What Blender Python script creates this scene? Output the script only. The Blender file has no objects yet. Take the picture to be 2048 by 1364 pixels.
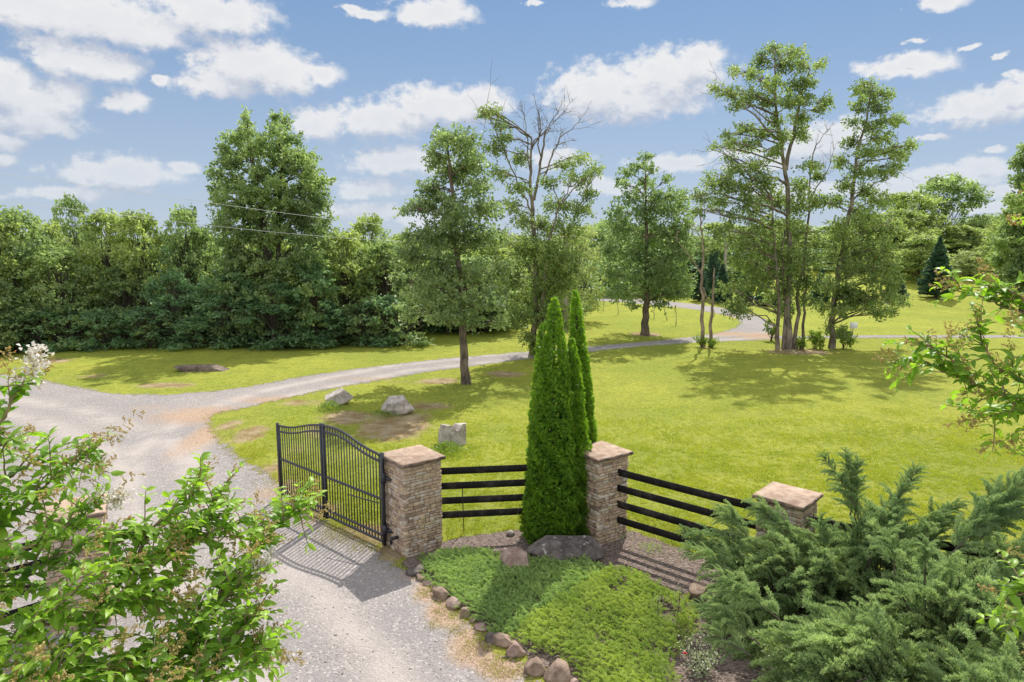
import bpy, math, random
import numpy as np
from mathutils import Vector, noise as mnoise

S = bpy.context.scene
COL = S.collection
rad = math.radians
rng = np.random.default_rng(7)
random.seed(7)

# ------------------------------------------------------------------ camera
CH, PITCH, FPX = 6.8, rad(8.5), 1365.0
cam_d = bpy.data.cameras.new("camera")
cam = bpy.data.objects.new("camera", cam_d); COL.objects.link(cam)
cam_d.sensor_width = 36.0
cam_d.lens = FPX / 2048 * 36.0
cam_d.clip_end = 5000; cam_d.clip_start = 0.05
cam.location = (0, 0, CH)
cam.rotation_euler = (rad(90) - PITCH, 0, 0)
S.camera = cam

# ------------------------------------------------------------------ light
SUN_EL, SUN_AZ = rad(50), rad(18)        # azimuth clockwise from +Y
S.view_settings.view_transform = 'Standard'
S.view_settings.look = 'None'
S.view_settings.gamma = 1
S.view_settings.exposure = 0.42
sd_ = bpy.data.lights.new("sun", 'SUN'); sd_.energy = 4.4; sd_.angle = rad(0.55); sd_.color = (1.0, 0.95, 0.86)
sun = bpy.data.objects.new("sun", sd_); COL.objects.link(sun)
sv = Vector((math.sin(SUN_AZ) * math.cos(SUN_EL), math.cos(SUN_AZ) * math.cos(SUN_EL), math.sin(SUN_EL)))
sun.rotation_euler = sv.to_track_quat('Z', 'Y').to_euler()
sun.location = (0, 0, 60)
S.cycles.max_bounces = 9; S.cycles.transparent_max_bounces = 12
S.cycles.diffuse_bounces = 5; S.cycles.glossy_bounces = 2; S.cycles.transmission_bounces = 6
S.cycles.use_denoising = True

def ray(px, py):
    x = (px - 1024) / FPX; y = -(py - 682) / FPX
    return np.array([x, math.cos(PITCH) + y * math.sin(PITCH), -math.sin(PITCH) + y * math.cos(PITCH)])

# ------------------------------------------------------------------ node helpers
class NT:
    def __init__(s, tree): s.t = tree; s.n = tree.nodes; s.l = tree.links
    def new(s, typ, **kw):
        n = s.n.new(typ)
        for k, v in kw.items(): setattr(n, k, v)
        return n
    def link(s, a, b): s.l.new(a, b)
    def val(s, sock, v):
        if v is None: return
        if hasattr(v, 'links') or isinstance(v, bpy.types.NodeSocket): s.l.new(v, sock)
        else: sock.default_value = v
    def math(s, op, a, b=None, c=None, clamp=False):
        n = s.new('ShaderNodeMath', operation=op); n.use_clamp = clamp
        s.val(n.inputs[0], a); s.val(n.inputs[1], b)
        if c is not None: s.val(n.inputs[2], c)
        return n.outputs[0]
    def mix(s, f, a, b, mode='MIX'):
        n = s.new('ShaderNodeMix', data_type='RGBA', blend_type=mode)
        s.val(n.inputs[0], f)
        s.val(n.inputs[6], a if not isinstance(a, tuple) else (*a, 1)[:4])
        s.val(n.inputs[7], b if not isinstance(b, tuple) else (*b, 1)[:4])
        return n.outputs[2]
    def noise(s, vec, scale, detail=4, rough=.5, dist=0):
        n = s.new('ShaderNodeTexNoise'); n.inputs['Scale'].default_value = scale
        n.inputs['Detail'].default_value = detail; n.inputs['Roughness'].default_value = rough
        n.inputs['Distortion'].default_value = dist
        if vec is not None: s.l.new(vec, n.inputs['Vector'])
        return n.outputs[0]
    def ss(s, v, a, b, lo=0., hi=1.):
        n = s.new('ShaderNodeMapRange', interpolation_type='SMOOTHSTEP')
        s.val(n.inputs[0], v); s.val(n.inputs[1], a); s.val(n.inputs[2], b); n.inputs[3].default_value = lo; n.inputs[4].default_value = hi
        return n.outputs[0]

# ------------------------------------------------------------------ sky
W = bpy.data.worlds.new("World"); S.world = W; W.use_nodes = True
W.cycles.sampling_method = 'MANUAL'; W.cycles.sample_map_resolution = 512
w = NT(W.node_tree); w.n.clear()
def azel(px, py):
    d = ray(px, py); return math.atan2(d[0], d[1]) * 10, math.atan2(d[2], math.hypot(d[0], d[1])) * 10
CLOUDS = [  # photo centre, half width, half height
 (130,25,330,50),(420,25,125,45),(240,60,160,30),(140,115,90,45),(210,130,80,30),(50,205,110,45),(15,165,60,40),(60,245,110,25),(130,185,50,25),(15,285,40,22),
 (500,125,115,45),(560,150,70,40),(440,165,80,30),(645,150,45,20),(252,202,46,22),(320,162,20,8),(870,25,75,32),(740,28,42,11),(700,18,25,7),
 (630,248,48,32),(760,240,110,34),(870,215,110,38),(960,205,60,32),(800,322,100,30),(240,345,110,32),(365,334,32,11),(130,390,100,14),(740,375,70,20),(720,420,110,14),
 (1190,185,90,55),(1270,200,130,40),(1340,150,110,50),(1400,112,46,24),(1640,285,75,35),(1680,265,50,28),(1350,328,75,16),(1480,308,60,12),(1110,318,60,20),(1530,330,70,14),
 (1815,133,90,24),(1835,118,45,14),(1835,80,18,5),(1938,97,18,6),(1960,215,110,36),(2020,190,70,26),(2045,155,35,10),(2000,115,12,7),
 (1900,352,130,22),(1960,338,60,20),(1800,375,90,16),(1860,275,40,7),(1985,300,25,8),(2020,385,70,14),(1270,4,38,12),(1880,3,55,16),(1068,8,15,6),(1975,415,110,14),(0,320,40,14),
 (1600,380,120,14),(1240,380,60,14),(1180,370,50,16),(860,440,60,14),(640,360,30,6)]
grp = bpy.data.node_groups.new("cloud_cover", 'ShaderNodeTree')
grp.interface.new_socket("P", in_out='INPUT', socket_type='NodeSocketVector')
grp.interface.new_socket("D", in_out='OUTPUT', socket_type='NodeSocketFloat')
gg = NT(grp); gi = gg.new('NodeGroupInput'); go = gg.new('NodeGroupOutput')
P0 = gi.outputs[0]
n1 = gg.new('ShaderNodeTexNoise'); n1.inputs['Scale'].default_value = 2.3; n1.inputs['Detail'].default_value = 7; n1.inputs['Roughness'].default_value = .6
st = gg.new('ShaderNodeVectorMath', operation='MULTIPLY'); gg.link(P0, st.inputs[0]); st.inputs[1].default_value = (1, 1.3, 1)
gg.link(st.outputs[0], n1.inputs['Vector'])
wv = gg.new('ShaderNodeVectorMath', operation='MULTIPLY_ADD'); gg.link(n1.outputs['Color'], wv.inputs[0]); wv.inputs[1].default_value = (.5, .22, 0)
ws = gg.new('ShaderNodeVectorMath', operation='SUBTRACT'); gg.link(P0, ws.inputs[0]); ws.inputs[1].default_value = (.25, .11, 0)
gg.link(ws.outputs[0], wv.inputs[2])
acc = None
for (cx, cy, rx, ry) in CLOUDS:
    u, v = azel(cx, cy); u2, _ = azel(cx + rx, cy); _, v2 = azel(cx, cy - ry)
    u0, _ = azel(cx - rx, cy)
    ax = (u2 - u0) / 2 * 1.12; ay = (v2 - v) * 1.12
    m = gg.new('ShaderNodeVectorMath', operation='MULTIPLY_ADD'); gg.link(wv.outputs[0], m.inputs[0])
    m.inputs[1].default_value = (1 / ax, 1 / ay, 0); m.inputs[2].default_value = (-(u) / ax, -v / ay, 0)
    l = gg.new('ShaderNodeVectorMath', operation='LENGTH'); gg.link(m.outputs[0], l.inputs[0])
    acc = l.outputs['Value'] if acc is None else gg.math('SMOOTH_MIN', acc, l.outputs['Value'], .25)
n2 = gg.noise(st.outputs[0], 4.6, 9, .6)
e = gg.math('SUBTRACT', 1.05, acc)
e = gg.math('MULTIPLY_ADD', gg.math('SUBTRACT', n2, .5), 1.7, e)
far = gg.noise(st.outputs[0], 1.1, 6, .55)
far = gg.math('MULTIPLY', gg.math('SUBTRACT', far, .38), 4.0)
sp = gg.new('ShaderNodeSeparateXYZ'); gg.link(P0, sp.inputs[0])
outm = gg.ss(gg.math('ABSOLUTE', sp.outputs[0]), 6.8, 8.5)
outm2 = gg.ss(sp.outputs[1], 4.6, 5.5)
om = gg.math('MAXIMUM', outm, outm2)
e2 = gg.math('SUBTRACT', gg.math('ADD', far, gg.math('MULTIPLY', om, 2.)), 2.)  # extra cloud cover added only outside the view, for fill light
e = gg.math('MAXIMUM', e, e2)
gg.link(e, go.inputs[0])

tc = w.new('ShaderNodeTexCoord')
sx = w.new('ShaderNodeSeparateXYZ'); w.link(tc.outputs['Generated'], sx.inputs[0])
az = w.math('ARCTAN2', sx.outputs[0], sx.outputs[1])
hy = w.math('SQRT', w.math('ADD', w.math('MULTIPLY', sx.outputs[0], sx.outputs[0]), w.math('MULTIPLY', sx.outputs[1], sx.outputs[1])))
el = w.math('ARCTAN2', sx.outputs[2], hy)
cb = w.new('ShaderNodeCombineXYZ'); w.link(w.math('MULTIPLY', az, 10), cb.inputs[0]); w.link(w.math('MULTIPLY', el, 10), cb.inputs[1])
def cov(vec):
    g = w.new('ShaderNodeGroup'); g.node_tree = grp; w.link(vec, g.inputs[0]); return g.outputs[0]
d0 = cov(cb.outputs[0])
up = w.new('ShaderNodeVectorMath', operation='ADD'); w.link(cb.outputs[0], up.inputs[0]); up.inputs[1].default_value = (.06, .30, 0)
d1 = cov(up.outputs[0])
sky = w.new('ShaderNodeTexSky', sky_type='NISHITA'); sky.sun_disc = False; sky.sun_elevation = SUN_EL; sky.sun_rotation = SUN_AZ
sky.altitude = 200; sky.air_density = 1.0; sky.dust_density = 1.6; sky.ozone_density = 1.5
SK = 0.1
skyc = w.mix(1.0, sky.outputs[0], (.22, .37, .60), 'MULTIPLY')
skyc = w.mix(.7, skyc, w.mix(w.math('POWER', w.math('SUBTRACT', 1., w.math('MAXIMUM', sx.outputs[2], 0.), None, True), 4.), (1.1, 2.45, 4.5), (4.0, 4.95, 6.0)))
# milky air towards the horizon
hz_ = w.math('POWER', w.math('SUBTRACT', 1., w.math('MAXIMUM', sx.outputs[2], 0.), None, True), 6.)
skyc = w.mix(w.math('MULTIPLY', hz_, .75), skyc, (4.3, 4.9, 5.8))
alpha = w.ss(d0, -.22, .5)
lit = w.ss(w.math('SUBTRACT', d0, d1), -.75, .5)
deep = w.ss(d0, .1, 1.0)
bright = w.mix(lit, (4.1, 4.4, 5.1), (6.9, 6.8, 6.7))
soft = w.mix(w.math('MULTIPLY', deep, .38), bright, (5.1, 5.35, 5.9))
fade = w.ss(el, 0.0, .22, .55, 1.)
# clouds away from view: unseen, added and made brighter for fill light
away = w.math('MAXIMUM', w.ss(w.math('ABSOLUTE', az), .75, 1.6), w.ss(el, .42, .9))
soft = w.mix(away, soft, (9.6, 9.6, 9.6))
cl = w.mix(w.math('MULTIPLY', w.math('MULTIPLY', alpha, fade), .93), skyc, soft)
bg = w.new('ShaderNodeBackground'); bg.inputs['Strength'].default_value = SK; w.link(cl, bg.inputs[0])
wo = w.new('ShaderNodeOutputWorld'); w.link(bg.outputs[0], wo.inputs[0])

# ------------------------------------------------------------------ terrain height
def ss(a, b, x):
    t = np.clip((x - a) / (b - a), 0, 1); return t * t * (3 - 2 * t)
def hz(x, y):
    x = np.asarray(x, float); y = np.asarray(y, float)
    z = 3.0 * ss(58, 100, y) * ss(14, 40, x)
    z = z + .10 * np.sin(x * .21 + 1.3) * np.sin(y * .17) * ss(18, 30, y)
    z = z - 1.2 * ss(-26, -45, x) * ss(70, 40, y)
    z = z + .16 * np.exp(-(((x + 17) / 7) ** 2 + ((y - 36) / 4.5) ** 2))
    return z
def G(px, py, z=None):
    d = ray(px, py)
    if z is not None:
        t = (z - CH) / d[2]; return np.array([0, 0, CH]) + t * d
    t = 3.0
    for _ in range(4000):
        p = np.array([0, 0, CH]) + t * d
        h = p[2] - float(hz(p[0], p[1]))
        if h < .004 or t > 400: break
        t += max(.02, h * .6)
    return p
def at(px, py, Y):
    d = ray(px, py); t = Y / d[1]; return np.array([0, 0, CH]) + t * d

# ------------------------------------------------------------------ object helpers
def tag(o, label=None, cat=None, group=None, kind=None):
    if label: o['label'] = label
    if cat: o['category'] = cat
    if group: o['group'] = group
    if kind: o['kind'] = kind
    return o
def mesh(name, verts, faces, mat, parent=None, smooth=False, attrs=None):
    """faces: list of (m,k) int arrays or a list of tuples"""
    me = bpy.data.meshes.new(name)
    verts = np.asarray(verts, dtype=np.float32)
    if isinstance(faces, np.ndarray): faces = [faces]
    if len(faces) and not isinstance(faces[0], np.ndarray):
        by = {}
        for f in faces: by.setdefault(len(f), []).append(f)
        faces = [np.array(v) for v in by.values()]
    tot = [np.full(len(f), f.shape[1]) for f in faces]; tot = np.concatenate(tot)
    idx = np.concatenate([f.reshape(-1) for f in faces]).astype(np.int32)
    start = np.concatenate([[0], np.cumsum(tot)[:-1]]).astype(np.int32)
    me.vertices.add(len(verts)); me.vertices.foreach_set('co', verts.reshape(-1))
    me.loops.add(len(idx)); me.loops.foreach_set('vertex_index', idx)
    me.polygons.add(len(tot)); me.polygons.foreach_set('loop_start', start)
    if smooth: me.polygons.foreach_set('use_smooth', np.ones(len(tot), bool))
    me.update(calc_edges=True)
    for k, v in (attrs or {}).items():
        a = me.attributes.new(k, 'FLOAT', 'POINT'); a.data.foreach_set('value', np.asarray(v, np.float32))
    if mat: me.materials.append(mat)
    o = bpy.data.objects.new(name, me); COL.objects.link(o)
    if parent is not None: o.parent = parent
    return o
def empty(name, loc, label=None, cat=None, group=None, rz=0):
    o = bpy.data.objects.new(name, None); COL.objects.link(o); o.location = [float(c) for c in loc]; o.rotation_euler = (0, 0, rz)
    o.empty_display_size = .2
    return tag(o, label, cat, group)
class MB:
    def __init__(s): s.v = []; s.f = []; s.a = []; s.n = 0
    def add(s, v, f, a=.5):
        v = np.asarray(v, float)
        if isinstance(f, np.ndarray): s.f.append(f + s.n)
        else:
            by = {}
            for q in f: by.setdefault(len(q), []).append(q)
            for q in by.values(): s.f.append(np.array(q) + s.n)
        s.v.append(v); s.n += len(v)
        s.a.append(np.full(len(v), a) if np.isscalar(a) else np.asarray(a))
    def build(s, name, mat, parent=None, origin=(0, 0, 0), smooth=False):
        return mesh(name, np.concatenate(s.v) - np.asarray(origin, float), s.f, mat, parent, smooth, {'rnd': np.concatenate(s.a)})
def tube(mb, pts, r, n=6, a=.5, cap=True):
    pts = np.asarray(pts, float); m = len(pts)
    r = np.full(m, r) if np.isscalar(r) else np.asarray(r, float)
    tan = np.gradient(pts, axis=0); tan /= np.linalg.norm(tan, axis=1)[:, None] + 1e-9
    ref = np.array([0, 0, 1.]) if abs(tan[0, 2]) < .9 else np.array([1., 0, 0])
    u = np.cross(tan, ref); u /= np.linalg.norm(u, axis=1)[:, None] + 1e-9
    v = np.cross(tan, u)
    an = np.arange(n) / n * 2 * math.pi
    V = pts[:, None] + r[:, None, None] * (u[:, None] * np.cos(an)[None, :, None] + v[:, None] * np.sin(an)[None, :, None])
    i, j = np.meshgrid(np.arange(m - 1), np.arange(n), indexing='ij'); j2 = (j + 1) % n
    F = np.stack([i * n + j, i * n + j2, (i + 1) * n + j2, (i + 1) * n + j], -1).reshape(-1, 4)
    mb.add(V.reshape(-1, 3), F, a)
    if cap:
        mb.add(V[-1], [tuple(range(n))], a); mb.add(V[0], [tuple(range(n))[::-1]], a)
def box(mb, c, sx, sy, sz, ang=0, a=.5, bev=0):
    """box centred at c (bottom at c.z) with chamfered upright edges when bev"""
    hx, hy = sx / 2, sy / 2
    if bev:
        p = [(-hx + bev, -hy), (hx - bev, -hy), (hx, -hy + bev), (hx, hy - bev), (hx - bev, hy), (-hx + bev, hy), (-hx, hy - bev), (-hx, -hy + bev)]
    else: p = [(-hx, -hy), (hx, -hy), (hx, hy), (-hx, hy)]
    ca, sa = math.cos(ang), math.sin(ang); n = len(p)
    v = [(c[0] + x * ca - y * sa, c[1] + x * sa + y * ca, c[2] + z) for z in (0, sz) for x, y in p]
    f = [tuple(range(n))[::-1], tuple(range(n, 2 * n))] + [(i, (i + 1) % n, n + (i + 1) % n, n + i) for i in range(n)]
    mb.add(v, f, a)
def beam(mb, a_, b_, w_, h_, up=(0, 0, 1), at_=.5):
    a_ = np.asarray(a_, float); b_ = np.asarray(b_, float); t = b_ - a_; t /= np.linalg.norm(t)
    s = np.cross(t, up); s /= np.linalg.norm(s); u = np.cross(s, t)
    v = [p + s * w_ / 2 * i + u * h_ / 2 * j for p in (a_, b_) for i, j in ((-1, -1), (1, -1), (1, 1), (-1, 1))]
    mb.add(v, [(3, 2, 1, 0), (4, 5, 6, 7)] + [(i, (i + 1) % 4, 4 + (i + 1) % 4, 4 + i) for i in range(4)], at_)

# ------------------------------------------------------------------ materials
def mat(name):
    m = bpy.data.materials.new(name); m.use_nodes = True; t = NT(m.node_tree)
    b = t.n['Principled BSDF']; return m, t, b
def obj_co(t): return t.new('ShaderNodeTexCoord').outputs['Object']
def pos_co(t): return t.new('ShaderNodeNewGeometry').outputs['Position']
def bump(t, b, h, strength=.3, dist=.02):
    n = t.new('ShaderNodeBump'); n.inputs['Strength'].default_value = strength; n.inputs['Distance'].default_value = dist
    t.link(h, n.inputs['Height']); t.link(n.outputs[0], b.inputs['Normal'])
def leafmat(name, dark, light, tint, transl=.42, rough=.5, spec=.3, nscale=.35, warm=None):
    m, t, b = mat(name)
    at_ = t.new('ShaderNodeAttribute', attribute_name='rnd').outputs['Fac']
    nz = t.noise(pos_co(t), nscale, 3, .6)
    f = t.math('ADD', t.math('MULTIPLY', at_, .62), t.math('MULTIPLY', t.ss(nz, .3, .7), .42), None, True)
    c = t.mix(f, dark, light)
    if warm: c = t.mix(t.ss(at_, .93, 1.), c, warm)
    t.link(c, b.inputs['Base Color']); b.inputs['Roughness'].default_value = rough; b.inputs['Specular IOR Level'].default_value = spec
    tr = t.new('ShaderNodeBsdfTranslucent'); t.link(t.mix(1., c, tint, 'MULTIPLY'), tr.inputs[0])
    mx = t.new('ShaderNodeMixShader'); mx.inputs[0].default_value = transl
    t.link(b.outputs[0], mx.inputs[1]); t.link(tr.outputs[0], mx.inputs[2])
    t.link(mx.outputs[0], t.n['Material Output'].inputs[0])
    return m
L_oak = leafmat("oak_leaf", (0.075, 0.125, 0.065), (0.36, 0.45, 0.21), (1.45, 1.55, 0.95), 0.44)
L_tall = leafmat("tall_leaf", (0.075, 0.125, 0.05), (0.36, 0.45, 0.165), (1.45, 1.55, 0.95), 0.44, warm=(.25, .16, .05))
L_round = leafmat("round_leaf", (0.075, 0.135, 0.065), (0.36, 0.46, 0.21), (1.45, 1.55, 0.95), 0.44)
L_wood1 = leafmat("wood_leaf_a", (0.09, 0.15, 0.075), (0.41, 0.51, 0.22), (1.45, 1.55, 0.95), 0.45)
L_wood2 = leafmat("wood_leaf_b", (0.13, 0.2, 0.065), (0.5, 0.57, 0.22), (1.45, 1.55, 0.95), 0.46)
L_wood3 = leafmat("wood_leaf_c", (0.065, 0.135, 0.08), (0.26, 0.4, 0.19), (1.35, 1.5, 1.05), 0.42)
L_light = leafmat("pale_leaf", (0.2, 0.28, 0.1), (0.52, 0.56, 0.3), (1.4, 1.5, .8), .4)
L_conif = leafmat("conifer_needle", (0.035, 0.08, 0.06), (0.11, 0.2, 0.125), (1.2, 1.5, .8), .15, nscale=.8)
L_thuja = leafmat("arborvitae_leaf", (0.09, 0.2, 0.03), (0.3, 0.48, 0.06), (1.5, 1.6, 0.5), 0.42, nscale=2.2)
L_jun = leafmat("juniper_needle", (0.11, 0.21, 0.11), (0.5, 0.6, 0.27), (1.25, 1.35, 0.9), 0.4, nscale=1.4)
L_creep = leafmat("creeping_juniper_needle", (0.14, 0.25, 0.09), (0.50, 0.62, 0.22), (1.3, 1.5, .7), .28, nscale=1.5)
L_creepy = leafmat("golden_juniper_needle", (0.14, 0.25, 0.05), (0.54, 0.63, 0.17), (1.4, 1.5, .5), .3, nscale=1.5, warm=(.4, .22, .08))
L_crape = leafmat("crape_leaf", (0.08, 0.185, 0.028), (0.35, 0.51, 0.07), (1.6, 1.8, 0.6), 0.46, .42, .4, nscale=2.5)
L_rose = leafmat("rose_leaf", (0.2, 0.26, 0.15), (0.5, 0.52, 0.34), (1.2, 1.3, .8), .3)
L_shrub = leafmat("shrub_leaf", (0.09, 0.15, 0.035), (0.32, 0.42, 0.09), (1.6, 1.7, .6), .4)
L_seed = leafmat("seed_pod", (.30, .26, .08), (.55, .42, .20), (1.3, 1.2, .8), .3, warm=(.5, .2, .12))
L_flower = leafmat("white_blossom", (.62, .56, .50), (.85, .80, .76), (1, 1, 1), .35)
def bark(name, c1, c2, sc=9):
    m, t, b = mat(name); co = pos_co(t)
    mp = t.new('ShaderNodeMapping'); mp.inputs['Scale'].default_value = (1, 1, .25); t.link(co, mp.inputs[0])
    n = t.noise(mp.outputs[0], sc, 6, .65); n2_ = t.noise(co, 1.5, 2)
    c = t.mix(t.ss(n, .35, .65), c1, c2); c = t.mix(t.math('MULTIPLY', t.ss(n2_, .45, .7), .5), c, tuple(x * 1.7 for x in c2))
    t.link(c, b.inputs['Base Color']); b.inputs['Roughness'].default_value = .9
    bump(t, b, n, .8, .03); return m
B_oak = bark("oak_bark", (.05, .037, .027), (.17, .13, .10))
B_grey = bark("grey_bark", (.07, .055, .042), (.24, .20, .16), 7)
B_dead = bark("dead_wood", (.14, .10, .075), (.36, .28, .22), 10)
B_wood = bark("woodland_bark", (.035, .027, .022), (.10, .08, .062), 6)
B_crape = bark("crape_bark", (.16, .10, .06), (.34, .25, .17), 20)
def rockmat(name, c1, c2, c3, lich=.12):
    m, t, b = mat(name); co = obj_co(t)
    n = t.noise(co, 3.5, 8, .65); c = t.mix(t.ss(n, .35, .65), c1, c2)
    n3 = t.noise(co, 9, 5, .6); c = t.mix(t.math('MULTIPLY', t.ss(n3, .58, .68), lich * 5, None, True), c, c3)
    t.link(c, b.inputs['Base Color']); b.inputs['Roughness'].default_value = .88
    bump(t, b, t.noise(co, 14, 8, .7), .7, .03); return m
R_grey = rockmat("grey_stone", (.26, .22, .19), (.50, .45, .41), (.62, .59, .54))
R_slab = rockmat("slab_stone", (.085, .062, .05), (.22, .165, .13), (.35, .3, .25), .06)
R_pink = rockmat("pink_stone", (.24, .155, .13), (.42, .31, .27), (.5, .43, .38), .05)
R_dark = rockmat("dark_stone", (.06, .05, .048), (.17, .14, .13), (.48, .47, .43), .14)
R_brown = rockmat("brown_stone", (.17, .115, .085), (.34, .25, .19), (.42, .35, .29), .06)
def plain(name, c, rough=.6, metal=0, nz=.15, sc=20):
    m, t, b = mat(name); co = obj_co(t); n = t.noise(co, sc, 4)
    t.link(t.mix(n, tuple(x * (1 - nz * 2) for x in c), tuple(min(1, x * (1 + nz * 2)) for x in c)), b.inputs['Base Color'])
    b.inputs['Roughness'].default_value = rough; b.inputs['Metallic'].default_value = metal; return m
M_gate = plain("black_metal", (.022, .024, .034), .38, 0, .1)
M_board = None
m, t, b = mat("black_board"); co = obj_co(t)
n = t.noise(co, 3.2, 6, .6); n_ = t.noise(co, 26, 4, .7)
t.link(t.mix(t.ss(n, .45, .75), (.016, .015, .014), (.06, .053, .047)), b.inputs['Base Color']); b.inputs['Roughness'].default_value = .9; b.inputs['Specular IOR Level'].default_value = .12
bump(t, b, n_, .35, .01); M_board = m
M_pole = plain("weathered_pole", (.34, .30, .26), .9)
M_sign = plain("sign_white", (.72, .74, .78), .5, 0, .03)
M_wire = plain("wire", (.62, .62, .62), .4)
M_red = plain("rose_red", (.62, .015, .05), .5)
M_brick = plain("house_brick", (.34, .15, .10), .9)
M_roof = plain("roof_shingle", (.30, .34, .40), .7)
M_glass = plain("window_glass", (.05, .07, .09), .1)
M_white = plain("white_trim", (.7, .7, .68), .6, 0, .03)
M_orange = plain("reflector_red", (.5, .04, .03), .4, 0, .03)

# stone blocks
m, t, b = mat("ledge_stone"); co = obj_co(t)
at_ = t.new('ShaderNodeAttribute', attribute_name='rnd').outputs['Fac']
cr = t.new('ShaderNodeValToRGB'); t.link(at_, cr.inputs[0]); e_ = cr.color_ramp
e_.elements[0].position = 0; e_.elements[0].color = (.24, .175, .135, 1); e_.elements[1].position = 1; e_.elements[1].color = (.56, .49, .41, 1)
for p_, c_ in ((.2, (.42, .31, .22, 1)), (.42, (.54, .42, .28, 1)), (.6, (.44, .31, .235, 1)), (.8, (.50, .43, .36, 1))):
    x = e_.elements.new(p_); x.color = c_
n = t.noise(co, 9, 6, .65); n_ = t.noise(co, 2.2, 4, .6)
c = t.mix(t.math('MULTIPLY', t.ss(n, .4, .7), .45), cr.outputs[0], (.20, .14, .10))
c = t.mix(t.math('MULTIPLY', t.ss(n_, .55, .7), .5), c, (.14, .105, .085))
t.link(c, b.inputs['Base Color']); b.inputs['Roughness'].default_value = .9; bump(t, b, t.noise(co, 30, 6, .7), .6, .012)
M_stone = m
M_mortar = plain("mortar", (.11, .085, .07), .95)
m, t, b = mat("cap_stone"); co = obj_co(t)
n = t.noise(co, 5, 8, .7); n_ = t.noise(co, 22, 5, .7)
c = t.mix(t.ss(n, .35, .65), (.27, .18, .13), (.43, .32, .245)); c = t.mix(t.math('MULTIPLY', t.ss(n_, .6, .68), .6), c, (.6, .54, .46))
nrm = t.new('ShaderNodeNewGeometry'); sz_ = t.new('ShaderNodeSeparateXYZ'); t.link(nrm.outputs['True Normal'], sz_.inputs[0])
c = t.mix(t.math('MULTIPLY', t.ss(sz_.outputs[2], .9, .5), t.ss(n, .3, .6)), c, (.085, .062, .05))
t.link(c, b.inputs['Base Color']); b.inputs['Roughness'].default_value = .9; bump(t, b, n, .5, .02)
M_cap = m

# ------------------------------------------------------------------ polygons in the world
def poly(pts): return np.array([G(*p)[:2] if len(p) == 2 else np.array(p[1:3], float) for p in pts])
def sdist(P, poly_):
    """signed distance, negative inside"""
    P = np.asarray(P); d = np.full(len(P), 1e9); ins = np.zeros(len(P), bool)
    for i in range(len(poly_)):
        a, b_ = poly_[i], poly_[(i + 1) % len(poly_)]
        ab = b_ - a; tt = np.clip(((P - a) @ ab) / (ab @ ab + 1e-12), 0, 1)
        d = np.minimum(d, np.hypot(*(P - a - tt[:, None] * ab).T))
        c = (a[1] > P[:, 1]) != (b_[1] > P[:, 1])
        with np.errstate(divide='ignore', invalid='ignore'):
            xi = (b_[0] - a[0]) * (P[:, 1] - a[1]) / (b_[1] - a[1] + 1e-15) + a[0]
        ins ^= c & (P[:, 0] < xi)
    return np.where(ins, -d, d)
ROAD = poly([('w', -60, 30), (0, 748), (80, 760), (150, 775), (230, 788), (330, 790), (430, 783), (520, 770), (600, 754), (680, 742), (800, 727), (900, 716), (1000, 708),
  (1060, 703), (1180, 693), (1300, 683), (1400, 672), (1440, 665), (1470, 656), (1484, 646), (1474, 637), (1440, 628), (1390, 619), (1330, 612), (1260, 606), (1190, 601),
  (1185, 591), (1215, 590), (1240, 594), (1290, 598), (1350, 604), (1420, 612), (1480, 622), (1530, 638), (1548, 652), (1556, 664), (1556, 678), (1500, 681), (1400, 684),
  (1300, 691), (1190, 702), (1060, 717), (950, 731), (850, 744), (750, 762), (650, 779), (560, 799), (480, 817), (430, 828), (415, 840), (420, 856), (440, 885), (470, 910), (510, 935),
  (555, 965), (568, 1003), (640, 1040), (700, 1072), (760, 1105), (800, 1138), (845, 1160), (875, 1195), (925, 1240), (980, 1292), (1040, 1340), (1090, 1400), (1150, 1560),
  ('w', .5, 2), ('w', -40, 2), ('w', -60, 14)])
LANE = poly([(1548, 672), (1700, 671), (1900, 671), (2060, 671), (2300, 672), (2300, 677), (2060, 676), (1900, 676), (1700, 676), (1548, 678)])
BED = poly([(828, 1150), (800, 1128), (812, 1122), (850, 1100), (887, 1084), (960, 1070), (1020, 1062), (1100, 1052), (1190, 1060), (1262, 1062), (1340, 1090), (1420, 1122), (1520, 1150),
  (1640, 1150), ('w', 7.5, 11.2), ('w', 11, 9.6), ('w', 11, 4), ('w', 1.6, 4), (1180, 1400), (1125, 1352), (1078, 1330), (1030, 1300), (1000, 1280), (950, 1240), (905, 1206), (866, 1176)])
def blobs(P, lst):
    o = np.zeros(len(P))
    for (px, py, rx, ry, s_) in lst:
        c = G(px, py)[:2]; a = np.linalg.norm(G(px + rx, py)[:2] - c); b_ = np.linalg.norm(G(px, py - ry)[:2] - c)
        o = np.maximum(o, s_ * np.exp(-(((P[:, 0] - c[0]) / a) ** 2 + ((P[:, 1] - c[1]) / b_) ** 2)))
    return o
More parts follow.
